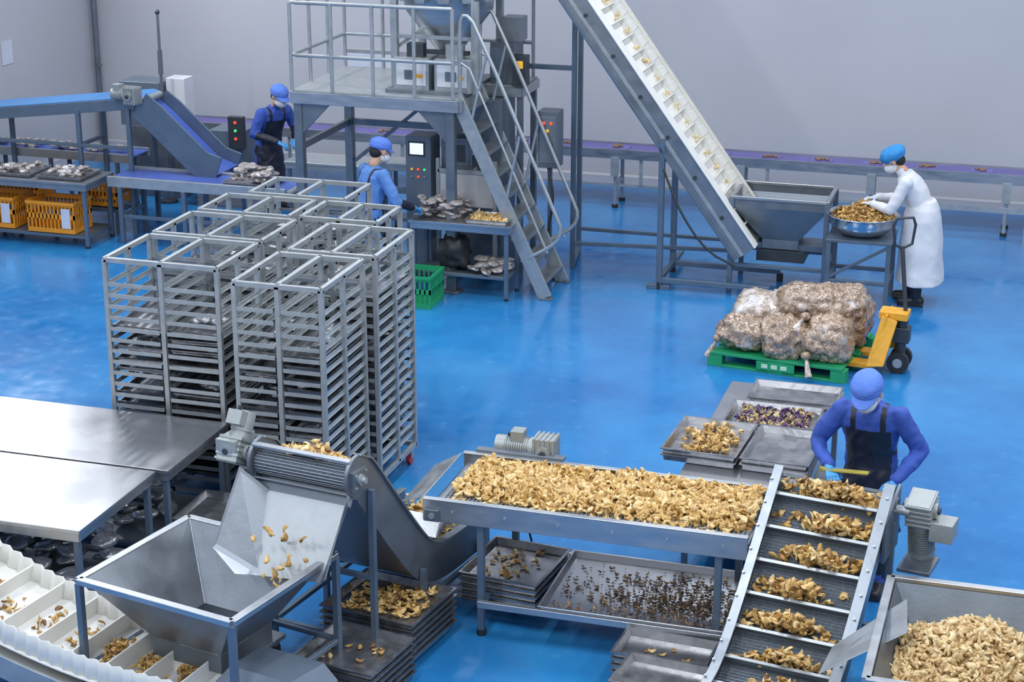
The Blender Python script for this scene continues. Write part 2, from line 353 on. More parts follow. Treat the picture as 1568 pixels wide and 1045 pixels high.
# ================================================================= MAIN CONVEYOR
b=B()
x0,x1,y0,y1=-3.70,-1.60,10.14,11.0
for y in (y0,y1-.02):
    b.box(x0,x1,y,y+.02,.78,.93,steel)
b.box(x0,x1,y0,y0+.045,.925,.932,steel); b.box(x0,x1,y1-.045,y1,.925,.932,steel)
b.box(x0+.05,x1,y0+.02,y1-.02,.855,.862,mesh_); b.box(x0+.05,x1,y0+.02,y1-.02,.79,.796,mesh_)
for x in np.arange(x0+.05,x1,.028): b.cyl((x,y0+.03,.866),(x,y1-.03,.866),.0045,steelL,seg=6)
for y in np.arange(y0+.05,y1,.1): b.box(x0+.05,x1,y,y+.004,.862,.869,steelD)
b.cyl((x0+.06,y0+.02,.83),(x0+.06,y1-.02,.83),.042,steelD); 
for y in (y0-.03,y1+.0): b.box(x0+.02,x0+.12,y,y+.03,.79,.87,steelD); b.cyl((x0+.07,y-.01,.83),(x0+.07,y+.04,.83),.02,steelL)
bolts(b,[(x,y0,.86) for x in np.arange(x0+.2,x1,.35)],(0,-1,0))
for x in (-3.32,-1.78):
    for y in (10.18,10.95):
        b.box(x-.022,x+.022,y-.022,y+.022,.03,.78,steelB); b.cyl((x,y,0),(x,y,.04),.032,dark)
    b.box(x-.02,x+.02,10.2,10.93,.2,.24,steelB); b.box(x-.02,x+.02,10.2,10.93,.72,.76,steelB)
for y in (10.10,10.97): b.box(-3.32,-1.66,y-.015,y+.02,.235,.28,steel)
b.tray(-2.92,-1.66,10.09,10.98,.26,.045,steelT)
gearmotor(b,TR(-3.16,11.13,.95)@RZ(180),.22)
b.box(-3.62,-3.0,11.0,11.06,.93,.95,steelD); b.box(-3.28,-3.03,11.02,11.2,.82,.85,steelD)
b.tube([(-3.3,11.18,.9),(-3.35,11.25,.6),(-3.3,11.2,.3),(-3.2,11.1,.05)],.008,dark)
b.plate([(-3.86,10.2,.86),(-3.70,10.16,.93),(-3.70,10.95,.93),(-3.86,10.85,.86)],.006,steel)
b.make('mesh_belt_conveyor',.003)
S=Snack()
def yfr(x): return 10.34+.05*noise.noise(V((x*2.2,0,5)))+.03*noise.noise(V((x*7,0,9)))+.02*(x+3.6)
def zf(x,y):
    e=min((x+3.60)/.12,1)*min((y-yfr(x))/.12,1)*min((10.965-y)/.06,1); e=max(e,0)
    return .880+e*(.050+.04*noise.noise(V((x*3,y*4,0)))+.02*noise.noise(V((x*9,y*9,3))))
S.field(-3.58,-1.62,10.28,10.96,zf,2500,.064,tone=(.3,1),mask=lambda x,y:y>yfr(x))
S.pcs([(rng.uniform(-3.58,-1.7),rng.uniform(10.22,10.36),.885) for _ in range(70)],.05,(.3,.9),True)
S.make('fried_snack_layer',snackM)
S=Snack()
S.pcs([(rng.uniform(-2.85,-1.75),10.16+.72*rng.uniform(0,1),.275) for _ in range(160)],.03,(.3,.9),True,.5)
S.pcs([(min(-1.75,max(-2.85,rng.normal(-2.2,.26))),min(10.9,max(10.15,rng.normal(10.45,.16))),.274) for _ in range(1000)],.015,(0,.6),True,.6)
S.pcs([(min(-1.75,max(-2.85,rng.normal(-1.95,.12))),min(10.9,max(10.15,rng.normal(10.5,.2))),.274) for _ in range(400)],.02,(0,.8),True,.6)
S.make('crumbs_on_drip_pan',crumbM)

# ================================================================= FLIGHTED INCLINE (right foreground)
M=TR(-1.135,10.47)@RZ(-9)
path=[(.02,1.22),(-.60,.66),(-.92,.40),(-1.25,.27),(-2.3,.24)]
pathS=[path[0]]+chaikin(path[1:],2)
b=B(); b.T=M
for sx in (-1,1):
    b.ribbon(pathS,-.10,.10,sx*.35-.012,sx*.35+.012,steelR)
    b.ribbon(pathS,.095,.105,sx*.35-.03 if sx>0 else -.37,.39 if sx>0 else -.31,steelR)
b.ribbon(pathS,-.012,0,-.335,.335,mesh_); b.ribbon(pathS,-.085,-.08,-.335,.335,mesh_)
def along(P,s):
    for a,c in zip(P[:-1],P[1:]):
        l=math.hypot(c[0]-a[0],c[1]-a[1])
        if s<=l: t=s/l; return (a[0]+(c[0]-a[0])*t,a[1]+(c[1]-a[1])*t),((c[0]-a[0])/l,(c[1]-a[1])/l)
        s-=l
    return P[-1],(-1,0)
Ltot=sum(math.hypot(c[0]-a[0],c[1]-a[1]) for a,c in zip(pathS[:-1],pathS[1:]))
for s_ in np.arange(.02,Ltot,.022):
    (y,z),(dy,dz)=along(pathS,s_); b.cyl((-.335,y,z+.003),(.335,y,z+.003),.0035,steelR,seg=5)
fl=[]
for s_ in np.arange(.17,Ltot,.225):
    (y,z),(dy,dz)=along(pathS,s_)
    ny,nz=(dz,-dy) if -dy>0 else (-dz,dy)
    b.beam((-.33,y+ny*.03,z+nz*.03),(.33,y+ny*.03,z+nz*.03),.006,.075,steelR,up=(0,ny,nz)); b.beam((-.33,y+ny*.068,z+nz*.068),(.33,y+ny*.068,z+nz*.068),.022,.006,steelL,up=(0,ny,nz)); fl.append((y,z,dy,dz,ny,nz))
b.cyl((-.36,0,1.15),(.40,0,1.15),.05,steelD); b.cyl((-.39,.0,1.15),(-.36,.0,1.15),.05,steelL)
for sx in (-1,1):
    pts=[along(pathS,s_)[0] for s_ in np.arange(.08,1.3,.2)]
    bolts(b,[(sx*.362,y,z) for y,z in pts],(sx,0,0),r=.012)
    pts=[along(pathS,s_) for s_ in np.arange(.1,1.9,.16)]
    for (y,z),(dy,dz) in pts: b.cyl((sx*.36,y+dz*.10,z-dy*.10),(sx*.36,y+dz*.118,z-dy*.118),.009,steelL,seg=6)
    b.box(sx*.38-.02,sx*.38+.02,-.05,-.01,0.02,1.05,steelB); b.box(sx*.38-.02,sx*.38+.02,-1.2,-1.16,0.02,.2,steelB)
    b.box(sx*.38-.02,sx*.38+.02,-1.2,-.01,.06,.1,steelB)
b.box(-.4,.4,-.05,-.01,.3,.34,steelB)
b.plate([(.37,.10,1.25),(.37,-.22,1.12),(.37,-.22,.85),(.37,.10,.85)],.02,steelD)
b.cyl((.38,-.02,1.13),(.48,-.02,1.13),.03,steelL)
gearmotor(b,TR(.53,.06,1.13)@RZ(90)@RY(75),.24,.075)
b.box(.60,.74,-.02,.14,.96,1.08,motorG); b.box(.44,.64,-.1,.16,.76,.785,steelD)
b.make('flighted_incline_conveyor',.003)
S=Snack()
for i,(y,z,dy,dz,ny,nz) in enumerate(fl[:8]):
    cx=rng.uniform(-.04,.09); N=[120,125,125,115,105,95,80,70][i]
    pos=[]
    if i==0:
        for _ in range(60):
            x=rng.uniform(-.3,.3); up=rng.uniform(.02,.12); pos.append((M@(V((x,y-dy*up,z-dz*up))+V((0,ny,nz))*rng.uniform(.01,.05)))[:])
    for _ in range(N):
        x=max(-.3,min(.3,rng.normal(cx,.12))); h=max(.0,.17-abs(x-cx)*.6)*rng.uniform(0,1)
        up=rng.uniform(0,1)*(.10 if i<5 else .06)
        p=V((x,y-dy*(.03+up),z-dz*(.03+up)))+V((0,ny,nz))*(.01+h*(1-up*4)); pos.append((M@p)[:])
    S.pcs(pos,.064,(.05,.9))
S.make('snack_heaps_on_flights',snackM)

# ================================================================= BOTTOM-RIGHT COLLECTION HOPPER
b=B()
hx0,hx1,hy0,hy1=-.72,.35,8.7,9.98
for (a,c) in (((hx0,hy0),(hx0,hy1)),((hx0,hy1),(hx1,hy1)),((hx1,hy1),(hx1,hy0)),((hx0,hy0),(hx1,hy0))):
    b.beam((a[0],a[1],.86),(c[0],c[1],.86),.05,.05,steel)
def R4(e,z,s=0): return [(hx0+e,hy0+e,z),(hx1-e,hy0+e,z),(hx1-e,hy1-e,z),(hx0+e,hy1-e,z)]
b.loft([R4(.02,.84),R4(.28,.35),R4(.285,.35),R4(.03,.86)],steelD,False,False)
b.box(hx0+.28,hx1-.28,hy0+.28,hy1-.28,.30,.35,steelD)
for x in (hx0,hx1):
    for y in (hy0,hy1): b.box(x-.025,x+.025,y-.025,y+.025,.0,.84,steelB)
b.box(hx0,hx1,hy1-.02,hy1+.02,.2,.24,steelB); b.box(hx0-.02,hx0+.02,hy0,hy1,.2,.24,steelB)
b.plate([(-1.02,9.15,.62),(-.98,9.42,.66),(-.60,9.62,.92),(-.56,9.25,.90)],.006,steelR)
b.make('collection_hopper',.003)
S=Snack()
zh=lambda x,y: .60+.36*math.exp(-(((x+.18)/.42)**2+((y-9.3)/.45)**2))+.03*noise.noise(V((x*5,y*5,1)))
S.field(-.62,.28,8.78,9.86,zh,1900,.060,tone=(.25,1))
S.make('snack_heap',snackP)

# ================================================================= Z ELEVATOR (left foreground)
MZ=TR(-4.17,9.42)@RZ(-9)
b=B(); b.T=MZ
pz=[(-.02,1.42),(.10,1.36),(.62,.72),(.85,.48),(1.12,.40),(1.75,.40)]
pzs=[pz[0]]+chaikin(pz[1:],2)
for sx in (-1,1):
    b.ribbon(pzs,-.17,.10,sx*.335-.01,sx*.335+.01,steelD)
    b.ribbon(pzs,.095,.105,min(sx*.31,sx*.365),max(sx*.31,sx*.365),steelR)
    b.cyl((sx*.33,0,1.38),(sx*.352,0,1.38),.13,steelD,seg=24)
b.ribbon(pzs,-.01,0,-.325,.325,mesh_); b.ribbon(pzs,-.155,-.145,-.325,.325,steelD)
for s_ in np.arange(.15,1.9,.16):
    (y,z),(dy,dz)=along(pzs,s_); ny,nz=(-dz,dy) if dy>0 else (dz,-dy)
    b.beam((-.32,y+ny*.03,z+nz*.03),(.32,y+ny*.03,z+nz*.03),.006,.06,steelL,up=(0,ny,nz))
b.cyl((-.325,-.02,1.37),(.325,-.02,1.37),.075,mesh_,seg=24)
for k in range(24):
    t=k/24*6.283; b.cyl((-.325,-.02+.078*math.cos(t),1.37+.078*math.sin(t)),(.325,-.02+.078*math.cos(t),1.37+.078*math.sin(t)),.003,steelR,seg=5)
b.cyl((-.46,-.02,1.37),(.42,-.02,1.37),.02,steelL)
b.beam((-.34,-.06,1.49),(.34,-.06,1.49),.05,.012,steel)
for sx in (-1,1):
    b.box(sx*.36-.02,sx*.36+.02,-.09,.06,1.31,1.43,steelD); b.cyl((sx*.36-.035,-.02,1.37),(sx*.36+.035,-.02,1.37),.035,steelL)
    bolts(b,[(sx*.38,-.07,1.33),(sx*.38,.04,1.33),(sx*.38,-.07,1.41),(sx*.38,.04,1.41)],(sx,0,0))
gearmotor(b,TR(-.50,-.02,1.40)@RZ(90)@RY(-60),.12,.06)
b.box(-.58,-.44,-.12,.10,1.36,1.50,motorG); b.cyl((-.51,-.125,1.43),(-.51,-.115,1.43),.045,steelL,seg=20); b.cyl((-.51,-.13,1.43),(-.51,-.12,1.43),.02,darkm,seg=16)
b.plate([(-.24,-.06,1.20),(.31,-.06,1.20),(.27,-.32,.80),(-.14,-.36,.78)],.006,steelL)
b.plate([(-.24,-.06,1.20),(-.14,-.36,.78),(-.26,-.44,.80),(-.44,-.40,.92),(-.40,-.14,1.36)],.006,steelR)
b.plate([(.31,-.06,1.20),(.27,-.32,.80),(.34,-.38,.86),(.38,-.18,1.30)],.006,steelR)
b.plate([(-.33,.0,1.3),(.33,.0,1.3),(.33,-.06,1.19),(-.33,-.06,1.19)],.006,steelD)
for sx in (-1,1):
    for (y,zt) in ((.12,1.25),(.75,.45),(1.6,.3)):
        b.box(sx*.37-.018,sx*.37+.018,y-.018,y+.018,.02,zt,steelB); b.cyl((sx*.37,y,0),(sx*.37,y,.03),.03,dark)
    b.box(sx*.37-.015,sx*.37+.015,.12,1.6,.2,.23,steelB)
b.box(-.37,.37,.1,.13,.2,.23,steelB); b.box(-.37,.37,.1,.13,.65,.68,steelB)
b.plate([(-.33,1.2,.62),(.33,1.2,.62),(.33,1.0,.56),(-.33,1.0,.56)],.006,steel)
b.make('z_shaped_bucket_elevator',.003)
S=Snack()
S.field(-.3,.28,-.03,.14,lambda x,y:1.44+.05*math.exp(-(x/.13)**2),60,.055,M=MZ,tone=(.4,1),N=8,mask=lambda x,y:abs(x)<.22)
pos=[]
for _ in range(260): pos.append((MZ@V((rng.uniform(-.3,.3),rng.uniform(.95,1.7),.43+rng.uniform(0,.06))))[:])
S.pcs(pos,.06,(.3,.9))
S.make('snack_on_elevator',snackM)
S=Snack()
pos=[(MZ@V((rng.normal(.03,.07),-.24-rng.uniform(0,.20),1.16-rng.uniform(0,.42))))[:] for _ in range(22)]
S.pcs(pos,.058,(.3,.7)); S.make('falling_snack_pieces',snackM)

# ================================================================= LEFT HOPPER
MH=TR(-4.60,8.90)@RZ(-12)
b=B(); b.T=MH
a=.555; a2=.51
def RH(e,z,e2=None):
    e2=e if e2 is None else e2
    return [(-a+e,-a2+e2,z),(a-e,-a2+e2,z),(a-e,a2-e2,z),(-a+e,a2-e2,z)]
for (p,q) in (((-a,-a2),(a,-a2)),((a,-a2),(a,a2)),((a,a2),(-a,a2)),((-a,a2),(-a,-a2))):
    b.beam((p[0],p[1],.885),(q[0],q[1],.885),.05,.035,steel)
b.loft([RH(.01,.89),RH(.30,.48,.26),RH(.305,.48,.265),RH(.02,.90)],steelR,False,False)
b.loft([RH(.30,.48,.26),RH(.30,.36,.26)],steelD,False,False)
for sx in (-1,1):
    for sy in (-1,1):
        b.beam((sx*a,sy*a2,.87),(sx*a,sy*a2,.02),.04,.04,steelB); b.cyl((sx*a,sy*a2,0),(sx*a,sy*a2,.03),.035,dark)
    b.box(sx*a-.015,sx*a+.015,-a2,a2,.30,.33,steelB)
b.box(-a,a,a2-.015,a2+.015,.30,.33,steelB); b.box(-a,a,-a2-.015,-a2+.015,.30,.33,steelB)
b.box(-.28,.28,-.1,.35,.33,.36,steelD)
b.make('feed_hopper',.003)
b=B(); b.T=TR(-4.08,8.62)@RZ(-12)
b.loft([[(-.3,-.22,.0),(.3,-.22,.0),(.3,.22,.0),(-.3,.22,.0)],[(-.3,-.22,.34),(.3,-.22,.34),(.3,.22,.34),(-.3,.22,.34)],[(-.22,-.12,.46),(.2,-.12,.46),(.22,.2,.44),(-.22,.2,.44)]],panelG,False)
b.box(-.15,.1,-.23,-.22,.1,.28,steelD); b.make('vibratory_feeder_control_box',.006)

# ================================================================= WHITE CLEATED BELT (bottom left)
b=B(); b.T=TR(-4.5,8.62)@RZ(82)
pb=chaikin([(-.1,.30),(.5,.30),(1.0,.36),(1.5,.47),(2.3,.80)],2)
b.ribbon(pb,-.012,0,-.33,.33,whiteP); b.ribbon(pb,-.16,-.15,-.33,.33,whiteP)
for sx in (-1,1):
    b.ribbon(pb,-.20,-.05,min(sx*.35,sx*.37),max(sx*.35,sx*.37),steelL)
    s_=0; ring=[]; k=0
    while s_<2.5:
        (y,z),(dy,dz)=along(pb,s_); ny,nz=(-dz,dy); xw=sx*(.31+.012*math.sin(k*1.57))
        ring.append(((xw-.003,y,z),(xw+.003,y,z),(xw+.003,y+ny*.14,z+nz*.14),(xw-.003,y+ny*.14,z+nz*.14))); s_+=.022;k+=1
    b.loft([list(r_) for r_ in ring],whiteP,True)
cl=[]
for s_ in np.arange(.1,2.45,.26):
    (y,z),(dy,dz)=along(pb,s_); ny,nz=-dz,dy
    b.beam((-.30,y+ny*.06,z+nz*.06),(.30,y+ny*.06,z+nz*.06),.012,.12,whiteP,up=(0,ny,nz)); cl.append((y,z,dy,dz,ny,nz))
for y in (.0,1.0,1.8):
    for sx in (-1,1): b.box(sx*.39-.02,sx*.39+.02,y-.02,y+.02,0,.13+.10*(y>.9)+.12*(y>1.7),steelB)
MB=b.T.copy(); b.make('white_cleated_belt_conveyor',.002)
S=Snack()
for i,(y,z,dy,dz,ny,nz) in enumerate(cl):
    pos=[]
    for _ in range(26 if i>2 else 90):
        u_=rng.uniform(.03,.2); p=V((rng.normal(0,.09),y+dy*u_,z+dz*u_))+V((0,ny,nz))*rng.uniform(.01,.05); pos.append((MB@p)[:])
    S.pcs(pos,.045,(.05,.6))
S.make('snack_in_belt_pockets',snackM)

# ================================================================= LEFT FOREGROUND TABLES
frame_table('steel_work_table',-7.6,-5.62,10.36,11.32,.80)
frame_table('steel_work_table',-7.6,-5.70,9.30,10.33,.80)
b=B()
pouches(b,-6.9,-5.85,9.45,10.2,.24,60,silverM,.10,.16)
b.make('crinkled_film_bags')
b=B()
for k in range(5): b.tray(-5.68,-5.10,10.45,11.0,.05+k*.075,.045,steelTray)
b.make('tray_stack')
b=B(); pouches(b,-6.9,-5.9,10.5,11.2,.24,30,silverM,.10,.12); b.make('crinkled_film_bags')

def tray_obj(name,x0,x1,y0,y1,z,n=1,rot=0,d=.05,mt=steelTray):
    b=B(); cx,cy=(x0+x1)/2,(y0+y1)/2; b.T=TR(cx,cy)@RZ(rot)
    for k in range(n): b.tray(x0-cx,x1-cx,y0-cy,y1-cy,z-k*.045,d,mt,rim=.016)
    return b.make(name,.0)
tray_obj('steel_tray',-4.20,-3.52,9.62,10.22,.27,6,-9)
tray_obj('steel_tray',-4.12,-3.55,8.98,9.52,.25,6,-9)
tray_obj('steel_tray',-3.50,-2.94,10.30,10.92,.30,5,-6)
tray_obj('steel_tray',-2.34,-1.74,9.72,10.08,.20,5,-4)
tray_obj('steel_tray',-2.24,-1.62,9.28,9.68,.24,5,-6)
S=Snack(); S.pcs([(rng.uniform(-4.1,-3.6),rng.uniform(9.72,10.12),.285+rng.uniform(0,.02)) for _ in range(180)],.05,(.1,.8),True)
S.pcs([(rng.uniform(-3.4,-3.0),rng.uniform(10.4,10.85),.315) for _ in range(35)],.045,(.1,.8),True)
S.pcs([(rng.uniform(-4.05,-3.65),rng.uniform(9.1,9.45),.265) for _ in range(14)],.045,(.1,.8),True)
S.pcs([(rng.uniform(-2.25,-1.85),rng.uniform(9.8,10.0),.212) for _ in range(8)],.045,(.1,.8),True)
S.make('spilled_snack_on_trays',snackM)

# ================================================================= TRAY TABLE (right)
frame_table('steel_work_table',-2.30,-1.42,11.42,13.42,.75,shelf=.2)
tray_obj('steel_tray',-2.10,-1.42,12.95,13.38,.755,1,0,.05)
tray_obj('steel_tray',-2.18,-1.50,12.40,12.88,.755,1,0,.05)
tray_obj('steel_tray',-2.46,-1.92,11.62,12.30,.80,2,-3,.05)
tray_obj('steel_tray',-1.90,-1.42,11.60,12.28,.80,2,-3,.05)
S=Snack(); S.pcs([(rng.uniform(-2.10,-1.58),rng.uniform(12.46,12.82),.77+rng.uniform(0,.03)) for _ in range(300)],.042,(0,1)); S.make('vegetable_crisp_portion',snackV)
S=Snack(); S.pcs([(max(-2.36,min(-2.0,rng.normal(-2.18,.1))),max(11.75,min(12.2,rng.normal(11.97,.13))),.815+rng.uniform(0,.04)) for _ in range(190)],.05,(.05,.85)); S.make('snack_portion',snackM)

# ================================================================= RACKS
def rack(x0,x1,y0,y1,seed,h=1.92,tz=1.3):
    rr=random.Random(seed); b=B(); t=.034; xm=(x0+x1)/2
    for x in (x0,xm,x1):
        for y in (y0,y1): b.box(x-t/2,x+t/2,y-t/2,y+t/2,.13,h,steelL)
    for z in (.16,h):
        for y in (y0,y1): b.box(x0,x1,y-t/2,y+t/2,z-t/2,z+t/2,steelL)
        for x in (x0,xm,x1): b.box(x-t/2,x+t/2,y0,y1,z-t/2,z+t/2,steelL)
    zz=np.arange(.26,h-.12,.086)
    ym=(y0+y1)/2
    for x in (x0,x1): b.box(x-t/2,x+t/2,ym-t/2,ym+t/2,.16,h,steelL)
    for z in zz:
        for x in (x0+.008,xm-.012,xm+.012,x1-.008): b.box(x-.014,x+.014,y0,y1,z,z+.004,steelL); b.box(x-.002,x+.002,y0,y1,z,z+.03,steelL)
        b.box(x0,x1,y1-.003,y1+.003,z,z+.026,steelR)
        for (a_,c_) in ((x0+.02,xm-.03),(xm+.03,x1-.02)): b.box(a_,c_,y0-.018,y0-.013,z,z+.03,steelL)
    for x in (x0+.03,x1-.03):
        for y in (y0+.04,y1-.04):
            b.cyl((x-.015,y,.055),(x+.015,y,.055),.055,redp if rr.random()<.5 else dark,seg=18); b.cyl((x-.02,y,.055),(x+.02,y,.055),.02,steelL); b.box(x-.025,x-.018,y-.03,y+.03,.05,.13,steelL); b.box(x+.018,x+.025,y-.03,y+.03,.05,.13,steelL); b.box(x-.025,x+.025,y-.03,y+.03,.12,.135,steelL)
    for (a_,c_) in ((x0+.02,xm-.02),(xm+.02,x1-.02)):
        for z in zz:
            if z<tz and rr.random()<.85:
                T=b.T; b.T=TR((a_+c_)/2,(y0+y1)/2,z+.012)@RX(rr.uniform(-2.2,2.2))@RY(rr.uniform(-1.5,1.5)); hw=(c_-a_)/2; hd=(y1-y0)/2-.02
                b.tray(-hw,hw,-hd,hd,0,.032,steelTray,rim=.012,sl=.012); b.T=T
                if rr.random()<.6: pouches(b,a_+.08,c_-.08,y0+.1,y1-.1,z+.045,6,silverM,.07,.02)
    return b.make('tray_rack_trolley')
rack(-5.46,-4.80,11.18,11.96,1,1.92,1.4)
rack(-5.42,-4.74,12.06,12.84,2,1.92,1.55)
rack(-6.62,-5.72,11.45,12.14,3,1.92,1.4)
rack(-6.62,-5.72,12.22,12.86,4,1.92,1.55)
rack(-6.60,-5.82,12.96,13.50,5,1.92,1.55)
rack(-5.72,-5.08,12.98,13.50,6,1.92,1.55)
rack(-6.45,-5.60,13.60,14.16,7,1.92,1.55)

# ================================================================= PALLET, BAGS, JACK
MP=TR(-2.24,16.36)@RZ(-7)
b=B(); b.T=MP
for y in (-.5,-.25,0,.25,.5): b.box(-.62,.62,y-.085,y+.085,.115,.14,green)
for x in (-.58,0,.58):
    for y in (-.52,0,.52): b.box(x-.07,x+.07,y-.06,y+.06,.0,.115,green)
for y in (-.52,0,.52): b.box(-.62,.62,y-.055,y+.055,.0,.02,green)
b.box(-.18,.18,-.59,-.58,.03,.11,green)
pp=mat('pallet_print',(.5,.7,.5))
for k in range(3): b.box(-.13+k*.09,-.07+k*.09,-.594,-.59,.05,.09,pp)
b.make('green_plastic_pallet',.006)
b=B(); b.T=MP
bl=[((-.38,-.30,.29),(.26,.26,.16),0),((.02,-.36,.31),(.23,.24,.19),0),((.40,-.30,.33),(.23,.26,.21),0),((-.36,.20,.31),(.26,.28,.18),1),((.05,.2,.36),(.27,.30,.23),0),((.43,.18,.38),(.24,.30,.25),0),((-.26,-.02,.46),(.30,.28,.12),1),((.20,-.06,.57),(.32,.30,.15),0),((.44,.08,.54),(.21,.26,.16),0)]
for i,(c,r_,wm) in enumerate(bl): blob(b,c,r_,bagW if wm else bagM,.10,4.5,i,flat=.142,seg=60,rg=38,wr=.016,pw=.8)
for (p,q) in (((.28,-.58,.22),(.34,-.68,.05)),((-.58,-.50,.25),(-.66,-.56,.08)),((.20,-.36,.52),(.14,-.50,.42))):
    b.cyl(p,q,.012,bagW,.035); b.sph(p,(.05,.05,.04),bagM)
b.make('bags_of_snack_on_pallet')
b=B(); b.T=TR(-1.42,16.26)@RZ(-4)
for sy in (-.17,.17): b.box(-1.1,-.02,sy-.075,sy+.075,.06,.105,yellow); b.cyl((-.95,sy-.05,.04),(-.95,sy+.05,.04),.038,dark)
b.plate([(-.08,-.26,.08),(.08,-.26,.10),(.16,-.12,.50),(.02,-.12,.54),],.03,yellow); b.plate([(-.08,.26,.10),(.10,.26,.14),(.16,.12,.52),(.02,.12,.56)],.03,yellow)
b.plate([(-.02,-.24,.12),(-.02,.24,.12),(.05,.16,.56),(.05,-.16,.56)],.02,yellow)
b.box(-.02,.24,-.10,.10,.50,.57,yellow); b.cyl((.18,0,.16),(.18,0,.5),.05,darkm); b.box(.1,.26,-.07,.07,.28,.42,darkm)
for sy in (-.09,.09): b.cyl((.18,sy-.03,.1),(.18,sy+.03,.1),.10,dark,seg=24); b.cyl((.18,sy-.034,.1),(.18,sy+.034,.1),.045,steelL)
b.tube([(.22,0,.45),(.17,.05,.8),(.12,.1,1.15)],.02,darkm)
b.tube([(.12,.1,1.13),(.06,.05,1.17),(.04,.03,1.35),(.06,.04,1.42),(.20,.12,1.42),(.22,.14,1.35),(.20,.14,1.17),(.12,.1,1.13)],.014,darkm)
b.make('yellow_pallet_jack',.004)

# ================================================================= RIGHT HOPPER + BIG INCLINE
b=B()
rx0,rx1,ry0,ry1=-3.20,-2.22,18.25,18.95
def RR(e,z,f=None): f=e if f is None else f; return [(rx0+e,ry0+f,z),(rx1-e,ry0+f,z),(rx1-e,ry1-f,z),(rx0+e,ry1-f,z)]
b.loft([RR(0,1.02),RR(0,.92),RR(.3,.55,.18),RR(.305,.55,.185),RR(.01,.93),RR(.01,1.02)],steelD,False,False)
for (p,q) in (((rx0,ry0),(rx1,ry0)),((rx1,ry0),(rx1,ry1)),((rx1,ry1),(rx0,ry1)),((rx0,ry1),(rx0,ry0))): b.beam((p[0],p[1],1.02),(q[0],q[1],1.02),.04,.03,steel)
for x in (rx0,rx1):
    for y in (ry0,ry1): b.box(x-.025,x+.025,y-.025,y+.025,.0,1.0,steelB)
for y in (ry0,ry1): b.box(rx0,rx1,y-.02,y+.02,.28,.32,steelB)
for x in (rx0,rx1): b.box(x-.02,x+.02,ry0,ry1,.28,.32,steelB)
b.loft([RR(.3,.55,.18),RR(.3,.45,.18)],steelD,False,True)
b.box(-2.95,-2.45,18.4,18.85,.32,.44,darkm); b.box(rx0+.1,rx1-.05,18.45,18.8,.44,.50,steelB)
b.make('loading_hopper',.003)
b=B()
for x in (-2.16,-1.56):
    for y in (18.05,18.6): b.box(x-.022,x+.022,y-.022,y+.022,.0,.70,steelB)
b.box(-2.19,-1.53,18.02,18.63,.68,.71,steelB); b.box(-2.16,-1.56,18.03,18.07,.25,.29,steelB); b.box(-2.16,-1.56,18.58,18.62,.25,.29,steelB); b.box(-2.18,-2.14,18.05,18.6,.25,.29,steelB); b.box(-1.58,-1.54,18.05,18.6,.25,.29,steelB)
b.beam((-2.16,18.05,.3),(-1.56,18.05,.66),.03,.03,steelB)
b.make('bowl_stand',.003)
b=B(); rings=[]
for (r_,z) in ((.16,.71),(.26,.75),(.345,.84),(.365,.92),(.375,.925),(.365,.932),(.35,.92),(.33,.84),(.24,.76),(.10,.73)):
    rings.append([(-1.86+r_*math.cos(t),18.32+r_*math.sin(t),z) for t in np.linspace(0,2*math.pi,40,endpoint=False)])
b.loft(rings,mat('shiny_bowl',(.66,.67,.70),.14,.95),True,True); b.make('steel_mixing_bowl')
S=Snack(); msk=lambda x,y:(x+1.86)**2+(y-18.32)**2<.31**2
S.field(-2.18,-1.54,18.0,18.64,lambda x,y:.90+.14*math.exp(-(((x+1.84)/.2)**2+((y-18.34)/.2)**2)),420,.06,mask=msk,tone=(.0,.7))
S.make('snack_in_bowl',snackM)

b=B(); MI=TR(-3.12,18.46)@RZ(90); b.T=MI
pI=[(-.16,.50),(0.17,.95),(1.62,2.93),(2.40,4.0),(2.52,4.12),(2.65,4.17),(3.1,4.18)]
for sx,top in ((-1,.05),(1,.16)):
    b.ribbon(pI,-.20,top,sx*.33-.012,sx*.33+.012,steelR if sx<0 else whiteP)
    b.ribbon(pI,-.21,-.18,min(sx*.30,sx*.37),max(sx*.30,sx*.37),steelB)
b.ribbon(pI,-.13,-.09,-.352,-.342,steelL)
b.ribbon(pI,.045,.06,-.37,-.20,whiteP)
b.ribbon(pI,-.01,0,-.32,.32,whiteP); b.ribbon(pI,-.19,-.18,-.32,.32,creamP)
b.ribbon(pI,.15,.16,.30,.38,creamP)
ft=[]
for s_ in np.arange(.25,4.6,.19):
    (y,z),(dy,dz)=along(pI,s_); ny,nz=-dz,dy
    b.beam((-.2,y+ny*.035,z+nz*.035),(.32,y+ny*.035,z+nz*.035),.012,.07,whiteP,up=(0,ny,nz)); ft.append((y,z,dy,dz,ny,nz))
    b.plate([(.31,y,z),(.31,y+dy*.15,z+dz*.15),(.31,y+dy*.11+ny*.15,z+dz*.11+nz*.15),(.31,y+dy*.03+ny*.15,z+dz*.03+nz*.15)],.01,whiteP)
for k in range(8):
    (y,z),(dy,dz)=along(pI,.5+k*.5); b.cyl((-.36,y+.02,z-.08),(-.345,y+.02,z-.08),.02,darkm)
b.make('inclined_cleated_conveyor',.003)
S=Snack()
for (y,z,dy,dz,ny,nz) in ft:
    pos=[]
    for _ in range(4):
        u_=rng.uniform(.02,.09); pos.append((MI@(V((rng.normal(.22,.04),y+dy*u_,z+dz*u_))+V((0,ny,nz))*rng.uniform(.02,.05)))[:])
    S.pcs(pos,.05,(.7,1))
S.make('snack_on_inclined_conveyor',snackP)
b=B()
def post(x,y,z0,z1,w=.05,m=steelB): b.box(x-w/2,x+w/2,y-w/2,y+w/2,z0,z1,m)
